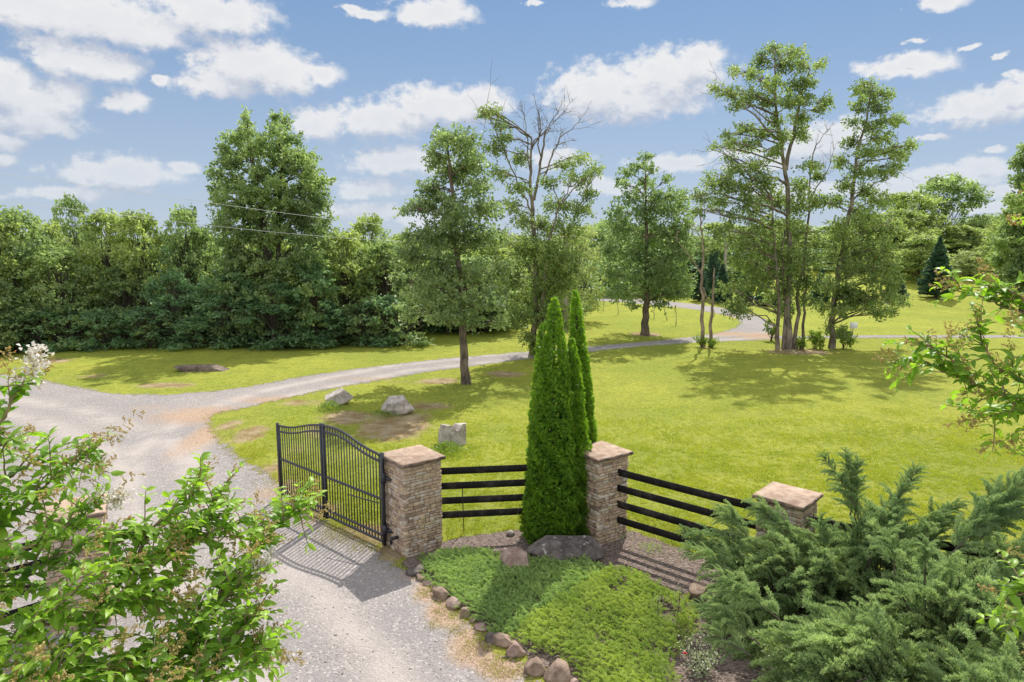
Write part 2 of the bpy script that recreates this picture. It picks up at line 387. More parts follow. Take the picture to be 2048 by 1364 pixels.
SOIL = [(880, 762, 60, 8, .9), (1010, 748, 60, 9, .9), (790, 850, 90, 36, 1.05), (700, 835, 80, 18, .95), (860, 812, 80, 12, .8), (640, 860, 60, 25, .7), (330, 770, 90, 8, .9), (180, 752, 70, 7, .7), (100, 722, 70, 6, .9),
  (500, 868, 45, 22, .9), (460, 850, 40, 20, .7), (600, 805, 90, 10, .75), (540, 940, 40, 40, .7), (640, 1020, 60, 20, .9), (720, 1072, 70, 28, 1.25), (790, 1100, 40, 25, 1.3), (560, 985, 40, 30, 1.), (1600, 703, 90, 8, .95), (1480, 702, 50, 5, .5), (1290, 668, 40, 5, 1.), (820, 765, 90, 8, .6),
  (620, 760, 60, 5, .3), (720, 900, 40, 12, .5), (650, 920, 40, 20, .5), (590, 900, 40, 16, .6), (1540, 1120, 120, 20, .5), (1360, 1078, 60, 12, .7), (1320, 1072, 40, 10, .6), (1410, 694, 30, 4, .7), (1900, 640, 100, 4, .3)]
RSOIL = [(760, 758, 200, 7, .6), (560, 800, 120, 10, .8), (400, 830, 130, 22, .85), (300, 815, 80, 10, .5), (1460, 668, 60, 6, .9), (1440, 633, 60, 5, .8), (1520, 672, 60, 8, 1.), (1280, 601, 80, 4, .5), (430, 860, 50, 50, .9), (540, 985, 60, 30, .6), (960, 1290, 70, 45, 1.2), (900, 1215, 50, 40, 1.3), (1010, 1330, 60, 40, 1.2), (860, 1180, 40, 30, 1.), (840, 1150, 40, 15, .9),
  (700, 1290, 100, 60, .35), (640, 1160, 60, 30, .3), (620, 1050, 60, 20, .5)]

def grid(xs, ys):
    X, Y = np.meshgrid(xs, ys); n = len(xs); m_ = len(ys)
    i, j = np.meshgrid(np.arange(n - 1), np.arange(m_ - 1))
    a = (j * n + i).ravel(); F = np.stack([a, a + 1, a + n + 1, a + n], 1)
    return np.stack([X.ravel(), Y.ravel()], 1), F
def axis(segs):
    o = []
    for a, b_, st_ in segs: o += list(np.arange(a, b_, st_))
    return np.array(o + [segs[-1][1]])
xs = axis([(-700, -100, 50), (-100, -40, 5), (-40, -12, .8), (-12, 14, .3), (14, 40, .8), (40, 160, 5), (160, 800, 50)])
ys = axis([(-100, 0, 20), (0, 6, 1), (6, 26, .3), (26, 60, .7), (60, 130, 2.5), (130, 300, 20), (300, 1500, 100)])
P, F = grid(xs, ys); soil = blobs(P, SOIL)
sr = sdist(P, ROAD); soil = np.maximum(soil, .55 * np.exp(-np.clip(sr, 0, 99) / .35))
# grass shader
def soil_color(t, co):
    return t.mix(t.ss(t.noise(co, 1.4, 6, .6), .35, .65), (.27, .165, .10), (.45, .34, .24))
m, t, b = mat("lawn"); co = pos_co(t)
big = t.noise(co, .18, 4, .6); mid = t.noise(co, 1.1, 5, .65); fine = t.noise(co, 14, 6, .75); vf = t.noise(co, 60, 3, .7)
c = t.mix(t.ss(big, .32, .68), (.235, .278, .045), (.375, .382, .06))
patch = t.noise(co, .55, 7, .7)
c = t.mix(t.math('MULTIPLY', t.ss(patch, .50, .66), .45), c, (.30, .27, .075))
c = t.mix(t.math('MULTIPLY', t.ss(patch, .46, .34), .5), c, (.17, .255, .035))
c = t.mix(t.math('MULTIPLY', t.ss(mid, .45, .68), .6), c, (.16, .235, .03))
cl_ = t.noise(co, 5.5, 6, .72)
c = t.mix(t.math('MULTIPLY', t.ss(cl_, .52, .36), .6), c, (.14, .19, .03))
c = t.mix(t.math('MULTIPLY', t.ss(cl_, .52, .68), .5), c, (.50, .49, .10))
c = t.mix(t.math('MULTIPLY', t.ss(fine, .42, .72), .65), c, (.50, .50, .085))
c = t.mix(t.math('MULTIPLY', t.ss(fine, .52, .25), .75), c, (.15, .20, .02))
c = t.mix(t.math('MULTIPLY', t.ss(vf, .55, .3), .45), c, (.14, .18, .025))
so = t.new('ShaderNodeAttribute', attribute_name='soil').outputs['Fac']
thr = t.math('ADD', t.math('MULTIPLY', mid, .62), t.math('MULTIPLY', t.noise(co, 5, 6, .7), .62))
sm = t.ss(t.math('SUBTRACT', so, thr), -.18, .10)
c = t.mix(t.math('MULTIPLY', sm, .85), c, soil_color(t, co))
t.link(c, b.inputs['Base Color']); b.inputs['Roughness'].default_value = .95; b.inputs['Specular IOR Level'].default_value = .1
bump(t, b, t.math('ADD', t.math('MULTIPLY', fine, 1.), vf), .9, .05)
M_lawn = m
go_ = mesh("ground", np.column_stack([P, hz(P[:, 0], P[:, 1])]), F, M_lawn, None, True, {'soil': soil})
tag(go_, "yellow green mown lawn with worn bare patches", None, None, "structure")

def sheet(name, poly_, xs_, ys_, lift, mtl, margin, label, extra=None):
    P_, F_ = grid(xs_, ys_); sd = sdist(P_, poly_)
    keep = (sd[F_].min(1) < margin); F_ = F_[keep]
    use = np.unique(F_); mp = -np.ones(len(P_), int); mp[use] = np.arange(len(use)); P_ = P_[use]; F_ = mp[F_]
    at2 = {'sd': sd[use]}
    at2['soil'] = blobs(P_, extra) if extra else np.zeros(len(P_))
    at2['track'] = tracks(P_) if extra else np.zeros(len(P_))
    o = mesh(name, np.column_stack([P_, hz(P_[:, 0], P_[:, 1]) + lift]), F_, mtl, None, True, at2)
    return tag(o, label, None, None, "structure")
def edge_alpha(t, b, co, amp=.5, off=0., sc=3.):
    s_ = t.new('ShaderNodeAttribute', attribute_name='sd').outputs['Fac']
    nn = t.math('ADD', t.math('MULTIPLY', t.math('SUBTRACT', t.noise(co, sc, 4, .6), .5), amp), t.math('MULTIPLY', t.math('SUBTRACT', t.noise(co, 22, 5, .7), .5), amp * .9))
    v = t.math('ADD', s_, nn); al = t.ss(v, off + .05, off - .05)
    tr = t.new('ShaderNodeBsdfTransparent'); mx = t.new('ShaderNodeMixShader'); t.link(al, mx.inputs[0]); t.link(tr.outputs[0], mx.inputs[1]); t.link(b.outputs[0], mx.inputs[2])
    t.link(mx.outputs[0], t.n['Material Output'].inputs[0])
DRIVE = [G(*p)[:2] for p in [(1550,668),(1400,678),(1050,709),(800,736),(560,785),(420,832),(330,900),(330,1000),(420,1110),(560,1230),(680,1400)]]
DRIVE2 = [G(*p)[:2] for p in [(-60,800),(120,830),(300,900),(330,1000)]]
def tracks(P_):
    o = np.zeros(len(P_))
    for path in (DRIVE, DRIVE2):
        d = np.full(len(P_), 99.)
        for a, b_ in zip(path[:-1], path[1:]):
            ab = b_ - a; tt = np.clip(((P_ - a) @ ab) / (ab @ ab), 0, 1); d = np.minimum(d, np.hypot(*(P_ - a - tt[:, None] * ab).T))
        o = np.maximum(o, np.exp(-((d - .85) / .36) ** 2))
    return o
m, t, b = mat("gravel"); co = pos_co(t)
vo = t.new('ShaderNodeTexVoronoi'); vo.inputs['Scale'].default_value = 26; t.link(co, vo.inputs['Vector'])
vr = t.new('ShaderNodeSeparateColor'); t.link(vo.outputs['Color'], vr.inputs[0])
big = t.noise(co, .35, 5, .6); mid = t.noise(co, 2.5, 6, .7); fine = t.noise(co, 18, 6, .75)
trk = t.math('MULTIPLY', t.new('ShaderNodeAttribute', attribute_name='track').outputs['Fac'], t.ss(t.noise(co, .8, 4, .6), .25, .6))
c = t.mix(t.ss(big, .35, .65), (.30, .27, .262), (.25, .232, .232))
c = t.mix(t.math('MULTIPLY', t.ss(mid, .45, .7), .5), c, (.37, .33, .31))
c = t.mix(t.math('MULTIPLY', t.ss(vr.outputs[0], .55, 1.), t.ss(mid, .35, .6)), c, (.20, .185, .185))
c = t.mix(t.math('MULTIPLY', t.ss(vr.outputs[1], .8, 1.), .7), c, (.5, .47, .44))
c = t.mix(t.math('MULTIPLY', t.ss(fine, .48, .30), .55), c, (.17, .15, .14))
c = t.mix(t.math('MULTIPLY', trk, .85), c, (.42, .375, .35))
so = t.new('ShaderNodeAttribute', attribute_name='soil').outputs['Fac']
sm = t.ss(t.math('SUBTRACT', so, t.math('ADD', t.math('MULTIPLY', mid, .6), t.math('MULTIPLY', fine, .35))), -.2, .35)
c = t.mix(t.math('MULTIPLY', sm, .8), c, t.mix(t.ss(fine, .4, .6), (.30, .19, .12), (.46, .33, .23)))
t.link(c, b.inputs['Base Color']); b.inputs['Roughness'].default_value = .95; b.inputs['Specular IOR Level'].default_value = .15
bump(t, b, t.math('ADD', t.math('MULTIPLY', vo.outputs['Distance'], -1.), t.math('MULTIPLY', fine, 1.5)), .8, .02)
edge_alpha(t, b, co, 1.15); M_gravel = m
rx = axis([(-60, -30, 1.), (-30, -14, .5), (-14, 4, .2), (4, 24, .5)]); ry = axis([(2, 6, 1), (6, 20, .2), (20, 50, .4), (50, 90, .8)])
sheet("gravel_driveway", ROAD, rx, ry, .006, M_gravel, .6, "pale grey gravel driveway curving past the lawn", RSOIL)
sheet("gravel_lane", LANE, axis([(18, 70, .5)]), axis([(44, 60, .35)]), .012, M_gravel, .5, "thin pale two track lane crossing the right lawn")
m, t, b = mat("mulch"); co = pos_co(t)
v2 = t.new('ShaderNodeTexVoronoi'); v2.inputs['Scale'].default_value = 22; mp = t.new('ShaderNodeMapping'); mp.inputs['Scale'].default_value = (1, 2.2, 1); t.link(co, mp.inputs[0]); t.link(mp.outputs[0], v2.inputs['Vector'])
s2 = t.new('ShaderNodeSeparateColor'); t.link(v2.outputs['Color'], s2.inputs[0])
c = t.mix(s2.outputs[0], (.11, .075, .065), (.33, .25, .215)); c = t.mix(t.ss(t.noise(co, 16, 6, .7), .5, .35), c, (.05, .035, .03))
c = t.mix(t.math('MULTIPLY', t.ss(s2.outputs[1], .9, 1.), .8), c, (.42, .34, .29))
t.link(c, b.inputs['Base Color']); b.inputs['Roughness'].default_value = .95; bump(t, b, t.math('ADD', v2.outputs['Distance'], t.noise(co, 20, 5, .7)), 1., .04)
edge_alpha(t, b, co, .3); M_mulch = m
sheet("mulch_bed", BED, axis([(-3.2, 11.5, .2)]), axis([(3, 16.4, .2)]), .014, M_mulch, .4, "brown bark mulch bed around the boulders")

# ------------------------------------------------------------------ foliage primitives
def rvec(n):
    v = rng.normal(size=(n, 3)); return v / (np.linalg.norm(v, axis=1)[:, None] + 1e-9)
def nrm_(v): return v / (np.linalg.norm(v, axis=1)[:, None] + 1e-9)
def quads(c, d, nv, L, Wd, fold=.25, rnd=None):
    n = len(c); d = nrm_(d); s_ = nrm_(np.cross(d, nv)); nn = np.cross(s_, d)
    L = np.broadcast_to(L, n)[:, None]; Wd = np.broadcast_to(Wd, n)[:, None]
    v = np.stack([c - d * L / 2, c + s_ * Wd / 2 + nn * L * fold * .5, c + d * L / 2, c - s_ * Wd / 2 + nn * L * fold * .5], 1).reshape(-1, 3)
    f = np.arange(4 * n).reshape(-1, 4)
    r = rng.random(n) if rnd is None else rnd
    return v, f, np.repeat(r, 4)
def foliage_points(cen, rad_, dens, leaf, twig=9, spread=.5, shell=2.2):
    """twig-structured leaves in one clump (ellipsoid): returns centres, dirs"""
    a, b_, c = rad_
    nt = max(3, int(dens * math.pi * a * c / twig))
    dr = rvec(nt); rr = rng.random(nt) ** (1 / shell)
    tw = dr * rr[:, None] * np.array(rad_)
    td = nrm_(dr + rvec(nt) * .7 + np.array([0, 0, .15]))
    k = np.repeat(np.arange(nt), twig); s_ = rng.random(len(k))
    p = tw[k] + td[k] * (s_[:, None] - .6) * spread + rvec(len(k)) * spread * .2
    d = td[k] + rvec(len(k)) * .9 + np.array([0, 0, -.25])
    tr = rng.random(nt)
    rn = np.clip(tr[k] * .6 + rng.random(len(k)) * .45, 0, 1)
    return p + np.asarray(cen), d, rn, tw + np.asarray(cen)
def curve(a, b_, sag=.1, n=6, jit=.0):
    a = np.asarray(a, float); b_ = np.asarray(b_, float); L = np.linalg.norm(b_ - a); s_ = np.linspace(0, 1, n)[:, None]
    p = a + (b_ - a) * s_; p[:, 2] += (np.sin(s_ * math.pi) * sag * L)[:, 0]
    if jit: p[1:-1] += rng.normal(size=(n - 2, 3)) * jit * L
    return p
def wiggle(pts, n_per=4, jit=.02):
    pts = np.asarray(pts, float); o = [pts[0]]
    for i in range(len(pts) - 1):
        L = np.linalg.norm(pts[i + 1] - pts[i])
        for k in range(1, n_per + 1):
            p = pts[i] + (pts[i + 1] - pts[i]) * k / n_per
            if not (k == n_per): p = p + rng.normal(size=3) * jit * L
            o.append(p)
    return np.array(o)
def photo_tree(name, Y, base, trunks, clumps, leaf, lm, bm, label, cat='tree', r0=.3, dens=330, depth=1.0, copies=2, bare=(), group=None, shell=2.2, ground=None, limb=.035, spread=.5, flat=.75, extra_trunk=None):
    """clumps traced at the tree's own distance; each gets its own depth in the crown"""
    b0 = at(base[0], base[1], Y); b0[2] = float(hz(b0[0], b0[1]))
    root = empty(name, b0, label, cat, group)
    tm = MB(); lb = MB(); fm = MB(); sk = []
    for k, (pts, ra, rb) in enumerate(trunks):
        dy = 0 if k == 0 else rng.uniform(-.5, .5) * depth
        w_ = np.array([at(p[0], p[1], Y + (dy * min(1, i / 2))) for i, p in enumerate(pts)])
        if k == 0 or pts[0][1] >= base[1] - 6: w_[0][2] = float(hz(w_[0][0], w_[0][1])) - .1
        w2 = wiggle(w_, 4, .02); rr = np.linspace(ra, rb, len(w2)) 
        if pts[0][1] >= base[1] - 6: rr[0] *= 1.28; rr[1] *= 1.05
        tube(tm, w2, rr, 9); sk.append(w2)
    sk = np.concatenate(sk)
    for pts, ra, rb in bare:
        dy = rng.uniform(-1, 1) * depth * .6
        w_ = np.array([at(p[0], p[1], Y + dy * i / len(pts)) for i, p in enumerate(pts)]); w2 = wiggle(w_, 4, .035)
        tube(lb, w2, np.linspace(ra, rb, len(w2)), 5)
        for _ in range(9 + int(len(pts))):
            i = rng.integers(2, len(w2)); L = np.linalg.norm(w2[-1] - w2[0]) * rng.uniform(.12, .35)
            d = nrm_((w2[i] - w2[i - 1])[None] + rvec(1) * .35)[0]; d = nrm_((d + rvec(1)[0] * .45)[None])[0]
            q = wiggle([w2[i], w2[i] + d * L * .5, w2[i] + d * L + np.array([0, 0, .12 * L])], 2, .05)
            tube(lb, q, np.linspace(max(.012, rb * 1.1), .006, len(q)), 4)
            for _ in range(2):
                j = rng.integers(1, len(q)); e2_ = q[j] + nrm_((d + rvec(1)[0] * .7)[None])[0] * L * .4
                tube(lb, [q[j], e2_], [.01, .005], 3)
    for c in clumps:
        px, py, rx_, ry_ = c[:4]; dm = c[4] if len(c) > 4 else 1.
        a = rx_ * Y / FPX; cz = ry_ * Y / FPX
        for k in range(copies):
            dy = rng.uniform(-1, 1) * depth * (1.0 if k else .6)
            cen = at(px + (rng.uniform(-8, 8) if k else 0), py + (rng.uniform(-5, 5) if k else 0), Y + dy)
            p, d, rn, tw = foliage_points(cen, (a, a * .9, cz * 1.0), dens * dm, leaf, spread=spread, shell=shell)
            nv = nrm_(rvec(len(p)) * .9 + np.array([0, 0, flat]))
            v, f, r = quads(p, d, nv, leaf * rng.uniform(.7, 1.25, len(p)), leaf * .62, .25, rn)
            fm.add(v, f, r)
            below = sk[sk[:, 2] < cen[2] - .25 * np.hypot(cen[0] - sk[:, 0], cen[1] - sk[:, 1]) + .2]
            if len(below) == 0: below = sk
            s0 = below[np.argmin(np.linalg.norm(below - cen, axis=1))]
            L = np.linalg.norm(cen - s0)
            if k < 1 or rng.random() < .3:
                q = curve(s0, cen, .06, 6, .03); r_ = min(.07, limb * .6 + .010 * L)
                tube(lb, q, np.linspace(r_, .015, 6), 5)
                for j in rng.choice(len(tw), min(5, len(tw)), replace=False):
                    tube(lb, curve(q[3], tw[j], .05, 4, .04), [.022, .016, .011, .006], 3)
    tm.build("trunk", bm, root, b0, True)
    if lb.n: lb.build("branches", bm, root, b0, True)
    if fm.n: fm.build("crown", lm, root, b0)
    return root

# ------------------------------------------------------------------ oak on the near lawn
A_cl = [(890,272,32,22),(925,285,42,32),(872,315,30,26),(945,325,38,30),(905,345,50,32),(858,375,32,26),(955,372,36,26),(845,412,36,26),(900,408,45,32),(968,420,42,28),(812,420,18,10),(868,468,52,36),(935,475,55,40),
 (995,468,32,28),(815,470,22,12),(825,515,42,32),(880,538,56,38),(945,545,58,38),(1000,540,34,30),(805,560,30,22),(855,592,55,32),(925,598,58,36),(985,598,42,30),(825,628,30,18),(885,634,44,22),(945,642,40,22),(1000,640,24,18),(915,440,50,30),(870,560,50,30)]
photo_tree("oak_tree", 32, (932, 765), [([(932,765),(927,690),(924,640),(921,560),(912,440),(900,330),(893,280)], .22, .04)], [(c[0], c[1], c[2] * .92, c[3] * .92, 1. if c[1] < 480 else .75) for c in A_cl], .17, L_oak, B_oak,
  "dense upright oak with a bare lower trunk standing between the driveway and the lawn boulders", depth=1.7, dens=275, copies=2, spread=.55, group=None)
# ------------------------------------------------------------------ half dead tree
B_cl = [(983,224,26,11),(962,230,14,9),(1005,252,18,10),(1012,275,22,12),(990,298,26,14),(1040,318,24,12),(1000,348,22,14),(1035,378,28,12),(1130,330,26,9),(1165,318,22,9),(1188,342,18,14),(1150,358,36,13),(1100,368,22,10),(1182,385,20,12),
 (1120,408,40,16),(1168,418,28,13),(1085,448,28,18),(1130,460,42,22),(1045,440,26,16),(1025,410,22,12),(1050,498,36,26),(1110,518,46,28),(1020,550,30,28),(1075,585,45,28),(1125,570,38,28),(1040,630,30,22),(1085,640,34,20),(1055,672,20,12)]
photo_tree("half_dead_tree", 39, (1063, 716), [([(1063,716),(1072,640),(1073,560),(1069,480),(1066,420),(1061,380),(1062,330),(1063,275)], .19, .045), ([(1078,716),(1082,640),(1088,560),(1100,470),(1120,410)], .15, .04), ([(1068,400),(1078,350),(1085,300),(1090,262)], .09, .04),
  ([(1070,640),(1110,545),(1150,435)], .09, .03)], [(c[0], c[1], c[2], c[3] * 1.3, .72 if c[1] < 470 else .85) for c in B_cl] + [(rng.uniform(1010, 1170), rng.uniform(490, 650), 30, 20, .6) for _ in range(14)], .15, L_tall, B_grey,
  "half dead tree with bare grey top limbs behind the tall columnar evergreens", depth=1.6, dens=330, copies=2,
  bare=[([(1061,345),(1056,290),(1050,240),(1040,205)], .045, .008), ([(1063,300),(1082,262),(1078,225),(1070,205)], .05, .01), ([(1064,290),(1095,258),(1115,225),(1125,205)], .04, .007), ([(1086,300),(1090,270),(1112,240),(1140,205)], .04, .007),
        ([(1083,370),(1105,310),(1120,275),(1150,250),(1170,228)], .055, .008), ([(1110,290),(1130,285),(1150,280)], .03, .008), ([(1078,330),(1078,260),(1076,225)], .05, .01), ([(1060,300),(1045,285),(1030,270)], .03, .008), ([(1066,430),(1035,370),(1008,300),(985,245),(968,225)], .055, .012), ([(1068,450),(1030,425),(1000,400)], .04, .012),
        ([(1073,560),(1050,520),(1020,480)], .05, .015)])
# ------------------------------------------------------------------ round tree on the circle
C_cl = [(1290,314,16,10),(1275,332,22,13),(1250,343,20,12),(1305,338,16,12),(1240,364,16,10),(1290,368,26,16),(1335,360,12,12),(1258,393,30,17),(1320,393,30,17),(1355,390,26,18),(1240,420,28,20),(1290,418,42,26),(1345,418,40,26),(1372,448,24,18),(1240,458,38,26),(1300,468,46,32),(1350,468,40,32),
 (1222,500,24,26),(1270,508,46,32),(1330,518,46,32),(1372,508,26,26),(1222,548,24,24),(1260,558,42,30),(1310,558,46,30),(1360,556,34,26),(1240,588,30,17),(1290,588,38,22),(1340,586,32,18),(1380,576,18,12),(1262,610,18,8),(1320,608,22,10)]
photo_tree("maple_tree", 48.4, (1290, 670), [([(1290,671),(1291,620),(1294,540),(1293,450),(1291,340)], .30, .04)], C_cl, .21, L_round, B_oak,
  "rounded leafy tree with a dark trunk on the grass island inside the driveway loop", depth=2.6, dens=130, copies=2, spread=.6)
# ------------------------------------------------------------------ tall cluster and leaning tree
E_cl = [(1545,97,26,10),(1590,102,22,10),(1522,120,22,11),(1560,130,28,13),(1600,128,22,12),(1640,128,20,8),(1500,148,18,10),(1465,140,14,7),(1540,165,28,13),(1590,170,26,13),(1620,160,18,9),(1432,178,14,8),(1462,185,24,11),(1497,190,26,12),(1530,200,26,12),(1580,203,28,12),(1612,195,22,11),(1654,200,13,11),(1472,207,18,8),
 (1600,235,26,11),(1640,212,18,9),(1550,238,22,11),(1450,265,16,6),(1490,256,28,9),(1522,265,22,10),(1565,270,22,11),(1600,265,22,14),(1430,290,11,5),(1460,285,22,9),(1500,287,28,11),(1545,300,22,11),(1455,315,13,7),(1470,340,22,12),(1510,330,28,12),(1420,360,18,11),(1450,370,28,14),(1402,388,22,11),(1432,402,28,13),
 (1490,370,28,14),(1530,360,28,16),(1550,400,32,18),(1500,410,32,18),(1460,432,22,11),(1394,420,14,9),(1620,330,24,10),(1600,370,28,14),(1636,350,16,10),(1590,410,32,16),(1628,400,22,13),(1520,450,42,20),(1580,460,38,20),(1470,470,32,14),(1432,488,22,9),(1540,500,46,20),(1490,520,42,18),(1600,510,38,20),(1540,550,42,20),(1500,566,36,16),(1590,560,38,20),(1540,590,32,14),(1610,600,22,14),(1570,618,28,14)]
E_cl += [(rng.uniform(1440,1640), rng.uniform(440,620), rng.uniform(16,26), rng.uniform(9,14)) for _ in range(20)]
E_cl = [(c[0], c[1] + 2, c[2]*.98, c[3]*1.5, .64 if c[1] < 430 else .46) for c in E_cl]
photo_tree("multi_stem_tree", 42.7, (1580, 697), [([(1578,697),(1578,560),(1576,400),(1568,330),(1554,250),(1550,170),(1548,105)], .19, .03), ([(1556,695),(1558,600),(1552,520),(1545,400)], .13, .04), ([(1592,697),(1594,600),(1610,500),(1618,400),(1622,320)], .13, .03), ([(1567,695),(1566,560),(1568,440)], .12, .04),
  ([(1572,340),(1590,250),(1605,180),(1620,140)], .12, .03), ([(1604,695),(1606,600),(1612,520)], .10, .04)], E_cl, .165, L_tall, B_grey,
  "tallest tree on the right lawn with several grey trunks from one base", depth=2.4, dens=330, copies=2, spread=.55,
  bare=[([(1622,330),(1632,290),(1655,262)], .05, .01), ([(1560,280),(1510,230),(1445,188)], .08, .015), ([(1574,370),(1500,330),(1430,300)], .08, .015), ([(1576,430),(1500,400),(1415,390)], .09, .015), ([(1620,400),(1650,350),(1668,300)], .05, .01)])
F_cl = [(1732,166,22,7),(1745,184,32,12),(1717,180,14,11),(1770,186,16,9),(1722,214,18,11),(1755,214,22,11),(1702,244,14,8),(1740,250,28,12),(1784,236,18,9),(1765,274,28,11),(1800,240,14,8),(1702,284,18,12),(1735,300,28,12),(1780,300,28,11),(1824,290,14,10),(1808,310,20,10),(1682,320,18,13),(1722,340,28,13),(1762,340,28,11),
 (1690,370,22,12),(1730,380,24,12),(1790,330,18,9),(1670,400,22,13),(1645,402,18,10),(1712,420,22,13),(1760,398,34,13),(1682,450,28,14),(1738,450,36,18),(1780,458,32,18),(1720,498,36,18),(1768,508,32,22),(1662,510,22,13),(1700,540,32,18),(1750,558,36,18),(1788,558,22,16),(1692,580,28,14),(1740,598,36,16),(1655,568,22,13),
 (1758,622,24,11),(1778,620,18,9),(1682,618,22,13),(1645,610,18,11),(1700,600,28,16),(1655,655,14,12),(1688,665,14,12)]
F_cl += [(rng.uniform(1650,1800), rng.uniform(430,640), rng.uniform(20,32), rng.uniform(12,18)) for _ in range(14)]
F_cl = [(c[0], c[1] + 2, c[2]*1.0, c[3]*1.45, .64 if c[1] < 430 else .48) for c in F_cl]
photo_tree("leaning_tree", 42.7, (1663, 698), [([(1663,698),(1668,600),(1681,520),(1696,440),(1706,370),(1716,300),(1735,230),(1745,172)], .19, .03)], F_cl, .165, L_tall, B_grey,
  "tall tree leaning right beside the multi trunk tree, long side branches on its right", depth=2.0, dens=330, copies=2, spread=.55,
  bare=[([(1712,340),(1760,308),(1810,292)], .06, .012), ([(1706,400),(1750,365),(1800,345)], .06, .012), ([(1692,480),(1740,455),(1785,450)], .06, .012), ([(1672,590),(1720,605),(1770,620)], .06, .012)])
# ------------------------------------------------------------------ bare snags
photo_tree("dead_tree", 43.2, (1405, 692), [([(1406,692),(1405,620),(1404,560),(1407,500),(1402,440),(1397,415)], .13, .02), ([(1404,552),(1385,520),(1358,486)], .06, .02), ([(1407,505),(1420,495),(1433,486)], .05, .012), ([(1406,575),(1413,595),(1422,607)], .05, .035)], [], .1, L_shrub, B_dead,
  "thin dead tree with a pale forked top beside the driveway bend", depth=.3, bare=[([(1404,480),(1392,460),(1385,425)], .03, .01), ([(1402,450),(1410,430),(1408,400)], .03, .01), ([(1358,486),(1352,474),(1356,462)], .02, .01)])
photo_tree("tree_snag", 43.4, (1420, 692), [([(1420,692),(1422,640),(1426,590),(1429,537)], .12, .05), ([(1422,640),(1430,628),(1428,618)], .03, .012)], [], .1, L_shrub, B_dead,
  "short broken dead trunk with no branches beside the driveway bend", depth=.1)

def bush(name, px, py, rx_, ry_, leaf, lm, label, n=1, dens=420, cat='shrub', group=None, stems=5, Y=None):
    b0 = G(px, py); Y = b0[1]; root = empty(name, b0, label, cat, group)
    a = rx_ * Y / FPX; h = ry_ * Y / FPX * 2; fm = MB(); lb = MB()
    for k in range(max(3, int(6 * n))):
        an = rng.uniform(0, 6.28); rr = rng.uniform(0, .6)
        cen = b0 + np.array([math.cos(an) * rr * a, math.sin(an) * rr * a, h * rng.uniform(.3, .68)])
        p, d, rn, tw = foliage_points(cen, (a * .5, a * .5, h * .34), dens, leaf, spread=.3)
        v, f, r = quads(p, d, nrm_(rvec(len(p)) + np.array([0, 0, .6])), leaf * rng.uniform(.7, 1.2, len(p)), leaf * .6, .25, rn); v[:, 2] = np.maximum(v[:, 2], b0[2] + .01); fm.add(v, f, r)
        tube(lb, curve(b0 + np.array([rng.uniform(-.1, .1), rng.uniform(-.1, .1), -.03]), cen, .05, 5, .04), np.linspace(.025, .008, 5), 5)
    lb.build("stem", B_wood, root, b0, True); fm.build("leaves", lm, root, b0); return root
bush("shrub", 1405, 695, 18, 13, .11, L_shrub, "small bush around the foot of the thin dead tree")
bush("shrub", 1424, 695, 17, 11, .11, L_shrub, "small bush at the foot of the short broken trunk")
bush("shrub", 1628, 697, 24, 20, .14, L_shrub, "leafy bush between the multi trunk tree and the leaning tree")
bush("shrub", 1602, 699, 16, 14, .14, L_shrub, "low bush against the right side of the multi trunk tree")
bush("shrub", 1688, 697, 22, 26, .14, L_shrub, "leafy bush at the right foot of the leaning tree")
bush("shrub", 1542, 682, 20, 24, .14, L_shrub, "airy bush left of the multi trunk tree, next to the gravel", dens=180)
bush("shrub", 1078, 715, 22, 22, .14, L_shrub, "dark leafy growth at the foot of the half dead tree")

# ------------------------------------------------------------------ woodland prototypes
def crown_proto(name, H, R, shape, leaf, lm, nclump, dens, trunk_r, low=.05, label='', cat='tree', multi=1, bmat=None, group=None):
    root = empty(name, (0, 0, 0), label, cat, group); tm = MB(); fm = MB(); lb = MB()
    for k in range(multi):
        bx_ = rng.uniform(-.5, .5) * (k > 0) * R * .4; tx = rng.uniform(-.25, .25) * R
        pts = wiggle([(bx_, 0, -.3), (bx_ + tx * .3, 0, H * .4), (bx_ + tx, 0, H * .78)], 4, .02); tube(tm, pts, np.linspace(trunk_r * .8, .02, len(pts)), 7)
    sk = pts
    for k in range(nclump):
        t_ = rng.random() ** .85; z = H * (low + (1 - low) * t_)
        if shape == 'round': rr = R * math.sqrt(max(.04, 1 - ((t_ - .42) / .6) ** 2))
        elif shape == 'cone': rr = R * max(.08, (1 - t_) ** .8)
        elif shape == 'egg': rr = R * max(.12, math.sin(math.pi * min(1, (t_ * .85 + .13)) ** .85) ** .7)
        else: rr = R * (1 - .5 * t_)
        an = rng.uniform(0, 6.283); q = rr * rng.uniform(.2, 1.) ** .6 * .9
        cr_ = R * rng.uniform(.22, .40) * (1 - .25 * t_)
        cen = np.array([math.cos(an) * q + sk[min(len(sk) - 1, int(t_ * len(sk)))][0] * .6, math.sin(an) * q, min(z, H - cr_ * .5)])
        p, d, rn, tw = foliage_points(cen, (cr_, cr_, cr_ * .62), dens, leaf, spread=leaf * 2.6)
        v, f, r = quads(p, d, nrm_(rvec(len(p)) + np.array([0, 0, .7])), leaf * rng.uniform(.7, 1.25, len(p)), leaf * .62, .25, np.clip(rn * .8 + rng.uniform(-.1, .3), 0, 1)); fm.add(v, f, r)
        s0 = sk[max(0, int(t_ * .75 * len(sk)) - 1)]; tube(lb, curve(s0, cen, .05, 5, .04), np.linspace(.04, .010, 5), 4)
    tm.build("trunk", bmat or B_wood, root, (0, 0, 0), True); lb.build("branches", bmat or B_wood, root, (0, 0, 0), True); fm.build("crown", lm, root)
    return root
